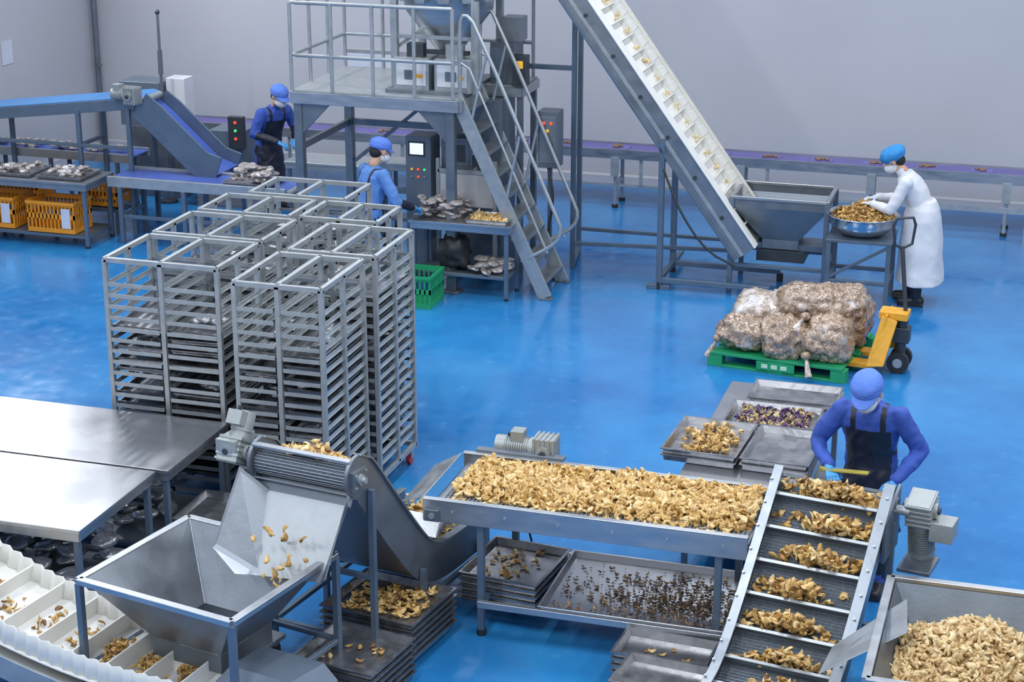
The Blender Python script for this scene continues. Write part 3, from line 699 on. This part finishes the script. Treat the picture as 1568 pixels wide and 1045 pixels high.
post(-3.92,18.12,.04,1.62,.06); post(-3.92,18.80,.04,1.62,.06); b.box(-4.05,-3.8,18.09,18.15,.0,.05,steelB)
post(-5.10,19.25,.0,3.6,.05); post(-5.0,18.62,.0,3.6,.05)
b.beam((-5.12,19.25,.28),(-3.0,19.25,.28),.04,.04,steelB); b.beam((-3.92,18.12,.10),(-2.75,18.12,.10),.05,.05,steelB); b.beam((-3.92,18.80,.10),(-2.75,18.80,.10),.05,.05,steelB)
b.beam((-3.92,18.1,.10),(-3.92,19.28,.10),.05,.05,steelB); b.beam((-5.0,18.62,.05),(-5.1,19.25,.05),.05,.05,steelB)
b.beam((-3.92,18.12,1.58),(-3.92,18.80,1.58),.04,.04,steelB)
b.beam((-5.10,19.25,2.75),(-5.0,18.62,2.75),.05,.05,steelB); b.beam((-5.0,18.62,2.2),(-5.75,18.62,2.2),.05,.05,steelB)
b.beam((-5.0,18.62,.28),(-3.2,18.85,.28),.04,.04,steelB)
for x in (-3.92,-2.75):
    for y in (18.12,18.8): b.cyl((x,y,0),(x,y,.08),.035,dark)
b.tube(chaikin([(-3.9,18.1,1.3),(-3.7,17.98,.9),(-3.4,17.95,.5),(-3.1,18.0,.35)]),.012,dark)
b.make('conveyor_support_frame',.003)

# ================================================================= PLATFORM + WEIGHER + STAIRS
b=B(); px0,px1,py0,py1=-7.68,-5.86,17.32,18.80
b.box(px0,px1,py0,py1,2.04,2.06,steelL)
for (p,q) in (((px0,py0),(px1,py0)),((px1,py0),(px1,py1)),((px1,py1),(px0,py1)),((px0,py1),(px0,py0))): b.beam((p[0],p[1],1.98),(q[0],q[1],1.98),.06,.12,steel)
for x in np.arange(px0+.35,px1,.4): b.box(x-.02,x+.02,py0,py1,1.95,2.04,steelB)
for x in (px0+.05,px1-.1):
    for y in (py0+.05,py1-.05):
        post(x,y,.03,1.95,.09,steelD); b.box(x-.09,x+.09,y-.09,y+.09,0,.03,steelD)
for y in (py0+.05,py1-.05):
    b.plate([(px0+.05,y,1.55),(px0+.42,y,1.93),(px0+.05,y,1.93)],.03,steelD); b.plate([(px1-.1,y,1.55),(px1-.1,y,1.93),(px1-.47,y,1.93)],.03,steelD)
b.beam((px0+.05,py1-.05,1.45),(px1-.1,py1-.05,1.45),.05,.07,steelD)
b.beam((px0+.05,py0+.05,1.45),(px0+.05,py1-.05,1.45),.05,.07,steelD)
b.beam((px0+.05,py1-.05,.7),(px1-.1,py1-.05,.7),.05,.07,steelD)
b.beam((px0+.1,py1-.05,1.0),(px0+1.2,py1-.05,1.9),.04,.04,steelD)
r=.021
def rail(pts): b.tube(pts,r,steelL,8)
for z in (2.42,2.96): rail([(px0,py1,z),(px0,py0+.06,z),(px0+.06,py0,z),(px1-.06,py0,z)] )
for z in (2.42,2.96): rail([(px0,py1,z),(px1+.35,py1,z)])
rail([(px1-.06,py0,2.06),(px1-.06,py0,2.96)]);
for x in (px0,px0+.45,px0+.9,px0+1.35): rail([(x,py0,2.06),(x,py0,2.96)]); rail([(x,py1,2.06),(x,py1,2.96)])
for y in (py0+.5,py0+1.0): rail([(px0,y,2.06),(px0,y,2.96)])
rail([(px1+.35,py1,2.0),(px1+.35,py1,2.96)])
b.box(px1,px1+.4,18.2,py1,2.04,2.06,steelL); b.beam((px1,18.2,1.99),(px1+.4,18.2,1.99),.05,.1,steel); b.beam((px1+.4,18.2,1.99),(px1+.4,py1,1.99),.05,.1,steel)
post(px1+.37,18.25,0,1.95,.06,steelD); post(px1+.37,py1-.04,0,1.95,.06,steelD)
b.make('weigher_platform',.003)
b=B(); wx,wy=-6.20,18.05
for i,x in enumerate((-.42,.02)):
    b.box(wx+x,wx+x+.38,wy-.55,wy-.2,2.08,2.42,steelL); b.box(wx+x+.03,wx+x+.35,wy-.56,wy-.55,2.14,2.36,panelW); b.box(wx+x+.12,wx+x+.24,wy-.565,wy-.56,2.2,2.30,steelD); b.box(wx+x+.25,wx+x+.32,wy-.566,wy-.56,2.22,2.26,yellow)
b.box(wx-.5,wx+.34,wy-.6,wy+.5,2.06,2.10,steelD)
for sx in (-.45,.42):
    for sy in (-.42,.42): b.box(wx+sx-.035,wx+sx+.035,wy+sy-.035,wy+sy+.035,2.06,3.0,steelL)
def circ(r_,z,n=28): return [(wx+r_*math.cos(t),wy+r_*math.sin(t),z) for t in np.linspace(0,2*math.pi,n,endpoint=False)]
b.loft([circ(.14,2.35),circ(.15,2.45),circ(.46,2.86),circ(.48,3.05)],steel,True,True)
b.beam((wx-.5,wy-.35,2.46),(wx-.1,wy-.3,2.75),.04,.04,steelL); b.beam((wx-.3,wy-.4,2.47),(wx+.35,wy-.4,2.47),.07,.04,darkm); b.beam((wx+.42,wy-.42,2.62),(wx-.45,wy-.42,2.62),.03,.04,steelL)
b.box(wx-.3,wx-.12,wy-.48,wy-.38,2.42,2.56,darkm); b.box(wx+.12,wx+.3,wy-.48,wy-.38,2.42,2.56,steelL)
b.cyl((wx,wy,3.0),(wx,wy,3.35),.25,steelL,seg=24); b.loft([circ(.55,3.5),circ(.05,3.75)],steel,True,True)
for k in range(14):
    t=2*math.pi*k/14; c=V((wx+.5*math.cos(t),wy+.5*math.sin(t),0)); T=b.T; b.T=TR(c.x,c.y)@RZ(math.degrees(t))
    b.loft([[(-.07,-.05,2.98),(.07,-.05,2.98),(.07,.05,2.98),(-.07,.05,2.98)],[(-.09,-.09,3.08),(.09,-.09,3.08),(.09,.09,3.08),(-.09,.09,3.08)],[(-.09,-.09,3.28),(.09,-.09,3.28),(.09,.09,3.28),(-.09,.09,3.28)]],steelL,False)
    b.loft([[(-.09,-.09,3.32),(.09,-.09,3.32),(.09,.09,3.32),(-.09,.09,3.32)],[(-.1,-.1,3.5),(.1,-.1,3.5),(.1,.1,3.5),(-.1,.1,3.5)]],steelL,False); b.T=T
b.make('multihead_weigher',.003)
b=B(); b.box(-5.82,-5.56,18.25,18.6,2.06,2.50,steelD); b.box(-5.55,-5.40,18.15,18.3,2.06,2.38,darkm); b.box(-5.50,-5.43,18.143,18.15,2.25,2.33,ledY); b.box(-5.82,-5.68,18.24,18.25,2.12,2.44,panelG); b.box(-5.72,-5.5,18.3,18.55,2.5,2.75,steelR)
b.make('weigher_control_box',.004)
b=B(); sy0,sy1=17.40,18.06; tx,bx_=-5.92,-4.96
for y in (sy0,sy1): b.beam((tx,y,2.08),(bx_,y,.02),.035,.14,steelL,up=(1,0,.4))
for k in range(9):
    t=(k+.6)/9.4; x=tx+(bx_-tx)*t; z=2.06*(1-t); b.box(x-.09,x+.09,sy0,sy1,z-.015,z+.01,steelR)
for y in (sy0,sy1):
    P=[(tx+.05,y,2.02),(tx+.05,y,2.80),(tx+.10,y,2.92),(tx+.22,y,2.80),(bx_+.10,y,.92),(bx_+.17,y,.76),(bx_+.12,y,.62),(bx_-.06,y,.50),(bx_-.22,y,.42)]
    b.tube(chaikin(P,1),.021,steelL)
    b.tube([(tx+.33,y,2.50),(tx+.16,y,1.78)],.016,steelL); b.tube([(tx+.68,y,1.70),(tx+.53,y,.98)],.016,steelL)
    b.tube([(tx+.05,y,2.42),(tx+.15,y,2.36),(bx_+.02,y,.50)],.014,steelL)
    b.box(bx_-.06,bx_+.08,y-.04,y+.04,0,.02,steelD)
b.make('access_stairs',.002)
b=B(); b.box(-5.26,-5.04,18.12,18.34,1.22,1.82,steelD); b.box(-5.24,-5.06,18.11,18.12,1.27,1.77,steelR); b.cyl((-5.19,18.10,1.70),(-5.19,18.11,1.70),.016,ledR); b.cyl((-5.11,18.10,1.70),(-5.11,18.11,1.70),.016,ledR); b.cyl((-5.15,18.10,1.62),(-5.15,18.11,1.62),.018,ledY)
b.box(-5.17,-5.13,18.2,18.25,0,1.22,steelB); b.box(-5.25,-5.05,18.12,18.34,0,.03,steelB)
b.tube(chaikin([(-5.15,18.15,1.22),(-5.05,18.05,.9),(-5.15,18.1,.5),(-5.0,18.2,.03)]),.014,dark)
b.make('electrical_cabinet',.004)
b=B()
b.box(-6.60,-6.32,17.75,18.05,.05,1.55,panelG); b.box(-6.55,-6.40,17.74,17.75,1.36,1.48,screenM); b.box(-6.57,-6.38,17.745,17.75,1.34,1.50,darkm)
for k in range(3):
    b.cyl((-6.53+.07*k,17.735,1.2),(-6.53+.07*k,17.75,1.2),.013,(ledY,ledR,ledG)[k]); b.cyl((-6.53+.07*k,17.735,1.12),(-6.53+.07*k,17.75,1.12),.012,(steelL,ledR,steelL)[k])
b.box(-6.22,-5.88,17.80,18.2,1.22,1.55,steelD); b.box(-6.19,-5.91,17.79,17.80,1.26,1.52,panelG); b.box(-6.15,-5.95,17.785,17.79,1.30,1.48,darkm)
b.box(-6.25,-5.62,18.0,18.5,.05,1.93,steelD); b.cyl((-5.95,17.95,.95),(-5.95,17.95,1.22),.08,steelL,seg=20)
b.loft([circ(.10,1.93),circ(.14,2.35)],steel,True,False)
for x in (-6.22,-5.6): b.box(x-.02,x+.02,17.68,17.72,.3,1.35,steelL)
b.box(-6.22,-5.6,17.68,17.72,1.20,1.24,steelL)
b.make('vertical_packaging_machine',.004)
b=B(); b.box(-6.20,-5.62,17.69,17.695,.85,1.20,mat('clear_acrylic',(.8,.8,.8),.1,alpha=.35)); b.make('machine_guard_screen')
frame_table('packing_table',-6.38,-5.28,17.18,17.66,.80,.25)
b=B(); b.tray(-5.78,-5.32,17.22,17.60,.80,.04,steelTray); b.make('steel_tray')
S=Snack(); S.field(-5.74,-5.36,17.25,17.56,lambda x,y:.835+.02*noise.noise(V((x*6,y*6,0))),200,.05,tone=(.4,1),N=10); S.make('snack_portion',snackM)
b=B(); pouches(b,-6.32,-5.85,17.25,17.6,.82,56,foilM,.07,.18); b.make('snack_pouches')
b=B(); pouches(b,-5.7,-5.38,17.25,17.6,.28,24,foilM,.08,.10); b.make('snack_pouches')
b=B(); blob(b,(-5.95,17.42,.44),(.17,.17,.17),dark,.2,6,3,flat=.256,wr=.02); b.make('black_refuse_bag')
def crate(name,x0,x1,y0,y1,z,h,mt,label=False):
    b=B(); b.box(x0,x1,y0,y1,z,z+.01,mt)
    t=.012
    for (ax,bx2,ay,by) in ((x0,x1,y0,y0+t),(x0,x1,y1-t,y1),(x0,x0+t,y0+t,y1-t),(x1-t,x1,y0+t,y1-t)):
        b.box(ax,bx2,ay,by,z+.01,z+.05,mt); b.box(ax,bx2,ay,by,z+h-.05,z+h,mt)
        b.box(ax,bx2,ay,by,z+h*.45,z+h*.6,mt)
        L_=max(bx2-ax,by-ay); nn=max(4,int(L_/.05))
        for k in range(nn+1):
            if bx2-ax>by-ay: xx=ax+(bx2-ax-.015)*k/nn; b.box(xx,xx+.015,ay,by,z+.05,z+h-.05,mt)
            else: yy=ay+(by-ay-.015)*k/nn; b.box(ax,bx2,yy,yy+.015,z+.05,z+h-.05,mt)
    b.box(x0-.012,x1+.012,y0-.012,y0,z+h-.03,z+h,mt); b.box(x0-.012,x1+.012,y1,y1+.012,z+h-.03,z+h,mt); b.box(x0-.012,x0,y0,y1,z+h-.03,z+h,mt); b.box(x1,x1+.012,y0,y1,z+h-.03,z+h,mt)
    if label: b.box(x1-.16,x1-.05,y0-.006,y0,z+.06,z+h-.07,paper)
    return b.make(name)
crate('green_crate',-6.40,-5.98,16.72,17.14,.0,.34,green)

# ================================================================= WALL CONVEYOR
b=B()
X0,X1=-11.6,4.5
b.box(X0,X1,21.36,21.74,.70,.715,purple)
for y in (21.32,21.74): b.box(X0,X1,y,y+.035,.62,.735,steel)
b.box(X0,X1,21.36,21.74,.63,.64,purple)
x=X0+.2
while x<X1:
    for y in (21.36,21.72):
        b.box(x-.02,x+.02,y-.02,y+.02,.03,.62,steelL); b.cyl((x,y,0),(x,y,.04),.04,dark)
    b.box(x-.02,x+.02,21.36,21.72,.28,.32,steelL); b.box(x-.05,x+.05,21.30,21.32,.40,.64,steelL); b.box(x+.3,x+.34,21.34,21.36,.3,.62,steelL)
    x+=1.55
b.box(X0,X1,21.35,21.38,.27,.30,steelL)
b.box(-2.0,X1,21.0,21.03,.36,.42,steelL)
for x in (-1.9,-.3,1.2): b.box(x-.02,x+.02,21.0,21.04,0,.36,steelL)
b.make('long_wall_belt_conveyor')
b=B()
x=-8.3
while x<4:
    for _ in range(7): b.sph((x+random.uniform(-.08,.08),21.55+random.uniform(-.05,.05),.735),(.03,.022,.018),mat('packed_portion',(.24,.15,.10),.4,nv=.3,ns=30),seg=8,rg=5)
    b.box(x-.13,x+.13,21.45,21.65,.716,.722,mat('blue_tray',(.17,.16,.42),.4)); x+=.62
b.make('portions_on_wall_conveyor')

# ================================================================= LEFT BLUE CONVEYOR + TABLES
b=B(); b.T=TR(-10.15,18.78)@RZ(90)
pl=[(-.02,1.60),(.05,1.62),(2.7,1.30)]
b.ribbon(pl,-.012,0,-.27,.27,blueB); b.ribbon(pl,-.10,-.09,-.27,.27,blueB)
for sx in (-1,1): b.ribbon(pl,-.14,-.01,sx*.29-.012,sx*.29+.012,steelB)
b.cyl((-.27,-.02,1.555),(.27,-.02,1.555),.045,steelL)
pd=[(-.02,1.50),(-.18,1.38),(-.75,.86),(-.98,.78)]
b.ribbon(pd,-.01,0,-.27,.27,blueB2)
b.ribbon(pd,-.12,.22,-.302,-.278,steelB); b.ribbon(pd,-.12,.14,.278,.302,steelB)
gearmotor(b,TR(-.38,-.02,1.66)@RZ(80),.14,.06)
for (y,z) in ((.1,1.5),(.75,1.45),(2.0,1.3)):
    for sx in (-1,1): b.box(sx*.29-.025,sx*.29+.025,y-.025,y+.025,0,z,steelB)
for z in (.35,1.0): b.box(-.29,.29,.73,.77,z,z+.04,steelB); b.box(-.31,-.27,.1,2.0,z,z+.04,steelB)
b.make('blue_belt_incline_conveyor',.003)
b=B()
b.box(-10.35,-8.15,18.12,18.62,.735,.75,blueB2); b.box(-10.35,-8.15,18.08,18.12,.66,.78,steelL); b.box(-10.35,-8.15,18.62,18.66,.66,.78,steelL)
for x in (-10.2,-9.4,-8.6):
    for y in (18.1,18.64): b.box(x-.025,x+.025,y-.025,y+.025,0,.66,steelB)
    b.box(x-.02,x+.02,18.1,18.64,.3,.34,steelB)
b.box(-10.2,-8.6,18.09,18.12,.3,.34,steelB); b.cyl((-8.15,18.12,.71),(-8.15,18.62,.71),.04,steelL)
b.make('blue_belt_flat_conveyor',.003)
frame_table('sorting_table',-12.6,-10.42,17.72,18.38,.76,.14,.045,top=steelR)
b=B()
for x in (-12.4,-11.75,-11.1):
    b.tray(x,x+.58,17.8,18.3,.765,.04,steelTray); pouches(b,x+.1,x+.48,17.85,18.22,.80,30,foilM,.055,.06)
b.make('trays_of_pouches')
b=B(); b.box(-12.9,-10.6,19.15,19.55,.74,.755,blueB2); b.box(-12.9,-10.6,19.11,19.15,.68,.78,steelL); b.box(-12.9,-10.6,19.55,19.59,.68,.78,steelL)
for x in (-12.6,-11.7,-10.8): b.box(x-.02,x+.02,19.12,19.16,0,.68,steelB); b.box(x-.02,x+.02,19.55,19.59,0,.68,steelB)
pouches(b,-12.7,-10.8,19.2,19.5,.78,50,foilM,.06,.04)
b.make('blue_sorting_belt')
crate('orange_crate',-12.05,-11.42,17.80,18.2,.155,.36,orange,True)
crate('orange_crate',-11.22,-10.62,17.76,18.16,.155,.36,orange,True)
crate('orange_crate',-10.95,-10.45,18.45,18.85,.32,.28,orange)
crate('orange_crate',-12.1,-11.5,18.45,18.85,.32,.28,orange)
b=B(); b.box(-12.3,-10.4,18.42,18.9,.26,.30,steelB)
for x in (-12.25,-10.45):
    for y in (18.45,18.87): b.box(x-.02,x+.02,y-.02,y+.02,0,.3,steelB)
b.make('low_crate_stand')
b=B(); b.tray(-8.95,-8.35,18.14,18.6,.755,.04,steelTray); pouches(b,-8.85,-8.42,18.2,18.5,.80,45,foilM,.07,.15); b.make('tray_of_pouches')
b=B(); b.box(-11.3,-10.75,20.2,20.6,.9,1.45,panelG); b.box(-11.25,-11.0,20.18,20.2,1.1,1.4,steelD); b.box(-10.70,-10.45,20.3,20.55,.7,1.5,panelW); b.box(-11.2,-10.5,20.2,20.6,0,.9,steelD)
b.make('checkweigher_cabinet',.004)
b=B(); b.box(-10.0,-9.55,20.0,20.5,.25,.95,panelG); b.box(-9.70,-9.50,19.92,20.0,.75,1.15,darkm)
for k,mm in enumerate((ledR,ledG,ledR)): b.cyl((-9.6,19.91,1.08-.1*k),(-9.6,19.925,1.08-.1*k),.018,mm)
b.box(-10.4,-9.5,19.9,20.6,.18,.25,steelB)
for x in (-10.35,-9.55):
    for y in (19.95,20.55): b.box(x-.02,x+.02,y-.02,y+.02,0,.2,steelB)
b.make('metal_detector_machine',.004)
b=B(); b.cyl((-10.6,20.0,0),(-10.6,20.0,2.35),.018,steelD); b.cyl((-10.6,20,0),(-10.6,20,.03),.12,darkm); b.sph((-10.6,20,2.36),.03,darkm); b.cyl((-10.6,20.0,1.6),(-10.6,20.0,1.9),.03,steelD); b.make('signal_pole')
frame_table('steel_side_table',-8.7,-7.4,19.3,19.75,.80,.25,.04,top=steelL)
frame_table('steel_side_table',-7.5,-6.4,18.95,19.28,.95,.3,.04,top=steelL)

# ================================================================= PEOPLE
def remesh(b,name,vox,sm,parent,matf=None,fold=0.,fs=9.):
    ob=b.make(name+'_tmp',local=True)
    md=ob.modifiers.new('r','REMESH'); md.mode='VOXEL'; md.voxel_size=vox
    s2=ob.modifiers.new('s','SMOOTH'); s2.factor=.5; s2.iterations=sm
    dg=bpy.context.evaluated_depsgraph_get(); me=bpy.data.meshes.new_from_object(ob.evaluated_get(dg))
    bpy.data.objects.remove(ob); me.name=name
    me.materials.clear()
    if fold:
        nn=[v.normal.copy() for v in me.vertices]
        for v,q in zip(me.vertices,nn):
            p=v.co; d=noise.noise(V((p.x*fs,p.y*fs,p.z*fs*.8)))+.7*(.5-abs(noise.noise(V((p.x*fs*1.6+p.z*4,p.y*fs*1.6,p.z*fs*1.1+7)))*2))
            v.co=p+q*d*fold
    if matf:
        mats=[]
        for pl_ in me.polygons:
            m=matf(pl_.center,pl_.normal)
            if m not in mats: mats.append(m); me.materials.append(m)
            pl_.material_index=mats.index(m)
    else: me.materials.append(b.mats[0])
    me.polygons.foreach_set('use_smooth',[True]*len(me.polygons))
    o=bpy.data.objects.new(name,me); bpy.context.collection.objects.link(o); o.parent=parent
    return o
def segd(p,a,c):
    d=c-a; t=max(0,min(1,(p-a).dot(d)/max(1e-9,d.length_squared))); return (p-(a+d*t)).length
def hand(name,parent,wrist,dirv,normal,side,curl,mt):
    y=V(dirv).normalized(); z=V(normal); z=(z-y*z.dot(y)).normalized(); x=y.cross(z)
    M=Matrix((x,y,z)).transposed().to_4x4(); M.translation=V(wrist)
    b=B(); b.T=M
    b.cap((0,-.03,0),(0,.02,0),.028,.028,mt)
    for k in range(4): xx=(-.030+.020*k); b.cap((xx*.6,.015,0),(xx,.085,0),.015,.013,mt)
    L4=[.058,.074,.078,.068] if side>0 else [.068,.078,.074,.058]
    for k in range(4):
        p=V(((-.034+.0227*k),.085,0)); a=0
        for j in range(3):
            a+=math.radians(curl*(.7,1,.8)[j]); l=L4[k]*(.45,.32,.23)[j]*1.1; q=p+V((0,math.cos(a)*l,-math.sin(a)*l)); b.cap(p,q,.0098-.0008*j,.0093-.001*j,mt); p=q
    p=V((side*.028,.02,-.004)); q=p+V((side*.028,.032,-.012)); b.cap(p,q,.015,.012,mt); q2=q+V((side*.008,.03,-.014)); b.cap(q,q2,.011,.0095,mt)
    return remesh(b,name,.0038,2,parent)
def human(loc,heading,lean=10,hips=(0,0,.90),elL=(-.30,.05,1.1),wrL=(-.2,.3,1.0),elR=(.30,.05,1.1),wrR=(.2,.3,1.0),headpitch=20,headyaw=0,coat='blue',hat='cap',glove=gloveB,skirt=None,feet=((-.11,.02),(.11,.06)),curl=30,zoff=0,sleeve=None,apron=True,bend=1.,W=1.06,fold=.013,fs=8.):
    E=bpy.data.objects.new('factory_worker',None); bpy.context.collection.objects.link(E); E.location=(loc[0],loc[1],zoff); E.rotation_euler=(0,0,math.radians(heading))
    main={'white':clothW,'blue':clothB,'mid':clothB2}[coat]; sleeve=sleeve or main
    H=V(hips); ln=math.radians(lean)
    def sp(d,k=1.):
        a=ln*k; return H+V((0,math.sin(a)*d,math.cos(a)*d))
    P=[(sp(-.06,0),.165,.125),(sp(.04,.3),.170,.125),(sp(.16,.6),.158,.118),(sp(.30,.85),.175,.125),(sp(.41,1.),.190,.118),(sp(.475,1.05),.178,.095),(sp(.515,1.08),.095,.075)]
    P=[(c,rx*W,ry*W) for c,rx,ry in P]
    b=B()
    rings=[]
    for i,(c,rx,ry) in enumerate(P):
        d=(P[min(i+1,len(P)-1)][0]-P[max(i-1,0)][0]).normalized(); f=V((1,0,0)).cross(d)
        rings.append([c+V((1,0,0))*rx*math.cos(t)+f*ry*math.sin(t) for t in [2*math.pi*k/24 for k in range(24)]])
    b.loft(rings,main,True,True)
    neck0=sp(.48,1.05); neck1=sp(.585,1.15); b.cap(neck0,neck1,.062,.052,main)
    shL=sp(.45,1.02)+V((-.175*W,0,0)); shR=sp(.45,1.02)+V((.175*W,0,0))
    elL,elR,wrL,wrR=map(V,(elL,elR,wrL,wrR))
    segs=[('t',P[0][0],P[-1][0],.14)]
    for sh,el,wr in ((shL,elL,wrL),(shR,elR,wrR)):
        b.cap(sh,el,.070,.056,main); b.cap(el,wr,.056,.042,main); b.sph(sh,.072,main)
        segs+= [('u',sh,el,.06),('l',el,wr,.045)]
    for sx,ft in ((-1,feet[0]),(1,feet[1])):
        hp=H+V((sx*.09,0,-.05)); an=V((ft[0],ft[1],.09)); kn=(hp+an)/2+V((0,.03+.02*bend,0))
        b.cap(hp,kn,.10,.072,main); b.cap(kn,an,.073,.055,main)
        segs+= [('g',hp,an,.08)]
    if skirt:
        z0,z1,rx,ry=skirt
        rr=[]
        for t_,sx_ in ((0,.62),(.10,.80),(.22,.90),(.5,1.0),(.75,1.07),(1,1.15)):
            z=z0+(z1-z0)*t_
            rr.append([V((H.x+rx*sx_*math.cos(a)*(1+.04*math.sin(7*a)*t_),H.y+.02*(1-t_)+ry*sx_*math.sin(a)*(1+.05*math.sin(5*a+1)*t_),z)) for a in [2*math.pi*k/40 for k in range(40)]])
        b.loft(rr,main,True,True)
    def mf(c,nrm):
        best=min(segs,key=lambda s_:segd(c,s_[1],s_[2])-s_[3])[0]
        if c.z<H.z-.1 or best=='g': best='g'
        if best=='l' : return sleeve
        if best=='u': return main
        if coat=='white':
            return clothW if c.z>(skirt[1]-.02 if skirt else .3) else clothN
        if apron:
            front=nrm.y>-.15
            if best=='t' and front and abs(c.x)<.15 and c.z<neck0.z-.12: return clothN
            if best=='t' and .08<abs(c.x)<.115 and c.z<neck0.z+.04: return clothN
            if best=='t' and abs(c.z-(H.z+.13))<.022: return clothN
            if best=='g' and (front and c.z>.35): return clothN
        return main
    remesh(b,'body',.0095,4,E,mf,fold,fs)
    for k,ft in enumerate(feet):
        b=B(); b.cap((ft[0],ft[1]-.04,.055),(ft[0]*1.1,ft[1]+.15,.04),.05,.042,boot); b.cap((ft[0],ft[1],.06),(ft[0],ft[1],.24),.052,.062,boot); b.box(ft[0]-.045,ft[0]+.045,ft[1]-.08,ft[1]+.18,0,.025,boot)
        remesh(b,'boot_%d'%(k+1),.009,3,E)
    HM=Matrix.Translation(neck1+V((0,.015,.0)))@RZ(headyaw)@RX(-headpitch)@TR(0,.01,.10)@Matrix.Scale(1.1,4)
    b=B(); b.T=HM
    b.sph((0,-.008,.03),(.074,.092,.085),skin,seg=20,rg=14); b.sph((0,.022,-.035),(.058,.066,.074),skin,seg=20,rg=14)
    b.cap((0,.08,-.005),(0,.102,-.035),.009,.014,skin); b.sph((0,.085,-.068),(.024,.01,.008),skin); b.sph((0,.07,-.095),(.028,.02,.018),skin)
    for sx in (-1,1): b.sph((sx*.076,-.005,-.005),(.011,.022,.032),skin); b.sph((sx*.03,.078,.018),(.024,.012,.008),skin)
    b.cap((0,-.01,-.06),(0,-.035,-.13),.05,.05,skin)
    remesh(b,'head',.0055,3,E)
    b=B(); b.T=HM
    for sx in (-1,1):
        b.sph((sx*.030,.079,.0),(.014,.010,.009),eyeW); b.sph((sx*.030,.0865,-.001),(.006,.004,.006),eyeD); b.beam((sx*.016,.088,.022),(sx*.045,.080,.024),.006,.006,hair)
    b.make('eyes',local=True,parent=E)
    b=B(); b.T=HM; b.sph((0,.036,-.052),(.064,.075,.054),maskW,seg=24,rg=16)
    for sx in (-1,1): b.tube([(sx*.055,.06,-.03),(sx*.075,.02,.0),(sx*.082,-.01,.02)],.0025,maskW); b.tube([(sx*.05,.06,-.075),(sx*.07,.02,-.05),(sx*.084,-.01,-.02)],.0025,maskW)
    b.make('mask',local=True,parent=E)
    b=B(); b.T=HM
    b.sph((0,-.05,-.02),(.066,.055,.06),hair,seg=18,rg=12); b.make('hair',local=True,parent=E)
    b=B(); b.T=HM
    if hat=='net':
        b.sph((0,-.018,.052),(.108,.125,.080),netB,seg=40,rg=20)
        for i in range(len(b.v)):
            p=b.v[i]; b.v[i]=p+V(noise.noise_vector(p*26))*.012
        b.sph((0,-.012,.02),(.090,.108,.022),netB,seg=40,rg=8)
    else:
        b.sph((0,-.012,.058),(.094,.110,.070),capB,seg=32,rg=16)
        for i in range(len(b.v)):
            p=b.v[i]; b.v[i]=p+V(noise.noise_vector(p*22))*.006
        def er(rx,ry,z,cy=-.012): return [(rx*math.cos(t),cy+ry*math.sin(t),z) for t in np.linspace(0,2*math.pi,32,endpoint=False)]
        b.loft([er(.088,.106,.02),er(.095,.111,.030),er(.095,.111,.052),er(.090,.106,.065)],capB,True,True)
        pts=[]; N=12
        for k in range(N+1):
            t=math.pi*(.12+.76*k/N); pts.append((.088*math.cos(t),-.012+.108*math.sin(t),.034))
        outer=[(x_*1.02,y_+.055*math.sin(math.pi*k/N)**.7,.020-.012*math.sin(math.pi*k/N)) for k,(x_,y_,z_) in enumerate(pts)]
        vs=pts+outer+[(x_,y_,z_-.005) for x_,y_,z_ in pts+outer]; n1=N+1; fs_=[]
        for k in range(N): fs_+= [(k,k+1,n1+k+1,n1+k),(2*n1+k,3*n1+k,3*n1+k+1,2*n1+k+1),(n1+k,n1+k+1,3*n1+k+1,3*n1+k)]
        b.add(vs,fs_,capB)
    b.make('cap',local=True,parent=E)
    hand('hand_left',E,wrL+(wrL-elL).normalized()*.02,(wrL-elL)+V((0,0,-.02)),(0,.2,1),1,curl,glove)
    hand('hand_right',E,wrR+(wrR-elR).normalized()*.02,(wrR-elR)+V((0,0,-.02)),(0,.2,1),-1,curl,glove)
    return E
human((-1.30,18.40),90,lean=24,hips=(0,-.04,.88),elL=(-.24,.28,1.02),wrL=(-.12,.46,1.04),elR=(.24,.22,1.04),wrR=(.10,.44,1.06),headpitch=30,coat='white',hat='net',glove=gloveW,skirt=(1.10,.24,.25,.21),feet=((-.1,-.02),(.12,.05)),fold=.008,fs=5.)
human((-1.03,11.60),176,lean=20,hips=(0,-.04,.90),elL=(-.34,.06,1.08),wrL=(-.22,.28,.94),elR=(.35,.10,1.08),wrR=(.22,.33,1.00),headpitch=30,headyaw=-6,coat='blue',hat='cap',glove=gloveB,skirt=(.98,.45,.20,.15),curl=38,W=1.08)
human((-6.72,16.98),-38,lean=8,hips=(0,0,.86),elL=(-.30,.12,1.08),wrL=(-.2,.34,1.02),elR=(.32,.12,1.06),wrR=(.24,.36,.96),headpitch=18,coat='mid',hat='cap',sleeve=clothN,skirt=(.95,.5,.19,.14))
human((-9.22,20.05),-120,lean=18,hips=(0,-.02,.80),elL=(-.3,.12,1.02),wrL=(-.15,.34,.92),elR=(.3,.12,1.0),wrR=(.15,.36,.92),headpitch=22,coat='blue',hat='cap',sleeve=clothN,skirt=(.88,.45,.19,.14))
b=B(); b.beam((-1.30,11.25,.985),(-1.00,11.20,1.01),.05,.012,ribbonM); b.beam((-1.32,11.25,.985),(-1.24,11.24,.99),.025,.025,ribbonM); b.make('olive_plastic_scoop',.002)

# ================================================================= CAMERA
cd=bpy.data.cameras.new('camera'); cam=bpy.data.objects.new('camera',cd); bpy.context.collection.objects.link(cam)
cd.sensor_width=36; cd.lens=2800/1568*36; cam.location=(0,0,5.6); cam.rotation_euler=(math.radians(90-18.5),0,math.radians(17)); cd.clip_end=100
bpy.context.scene.camera=cam
bpy.context.scene.view_settings.view_transform='Standard'
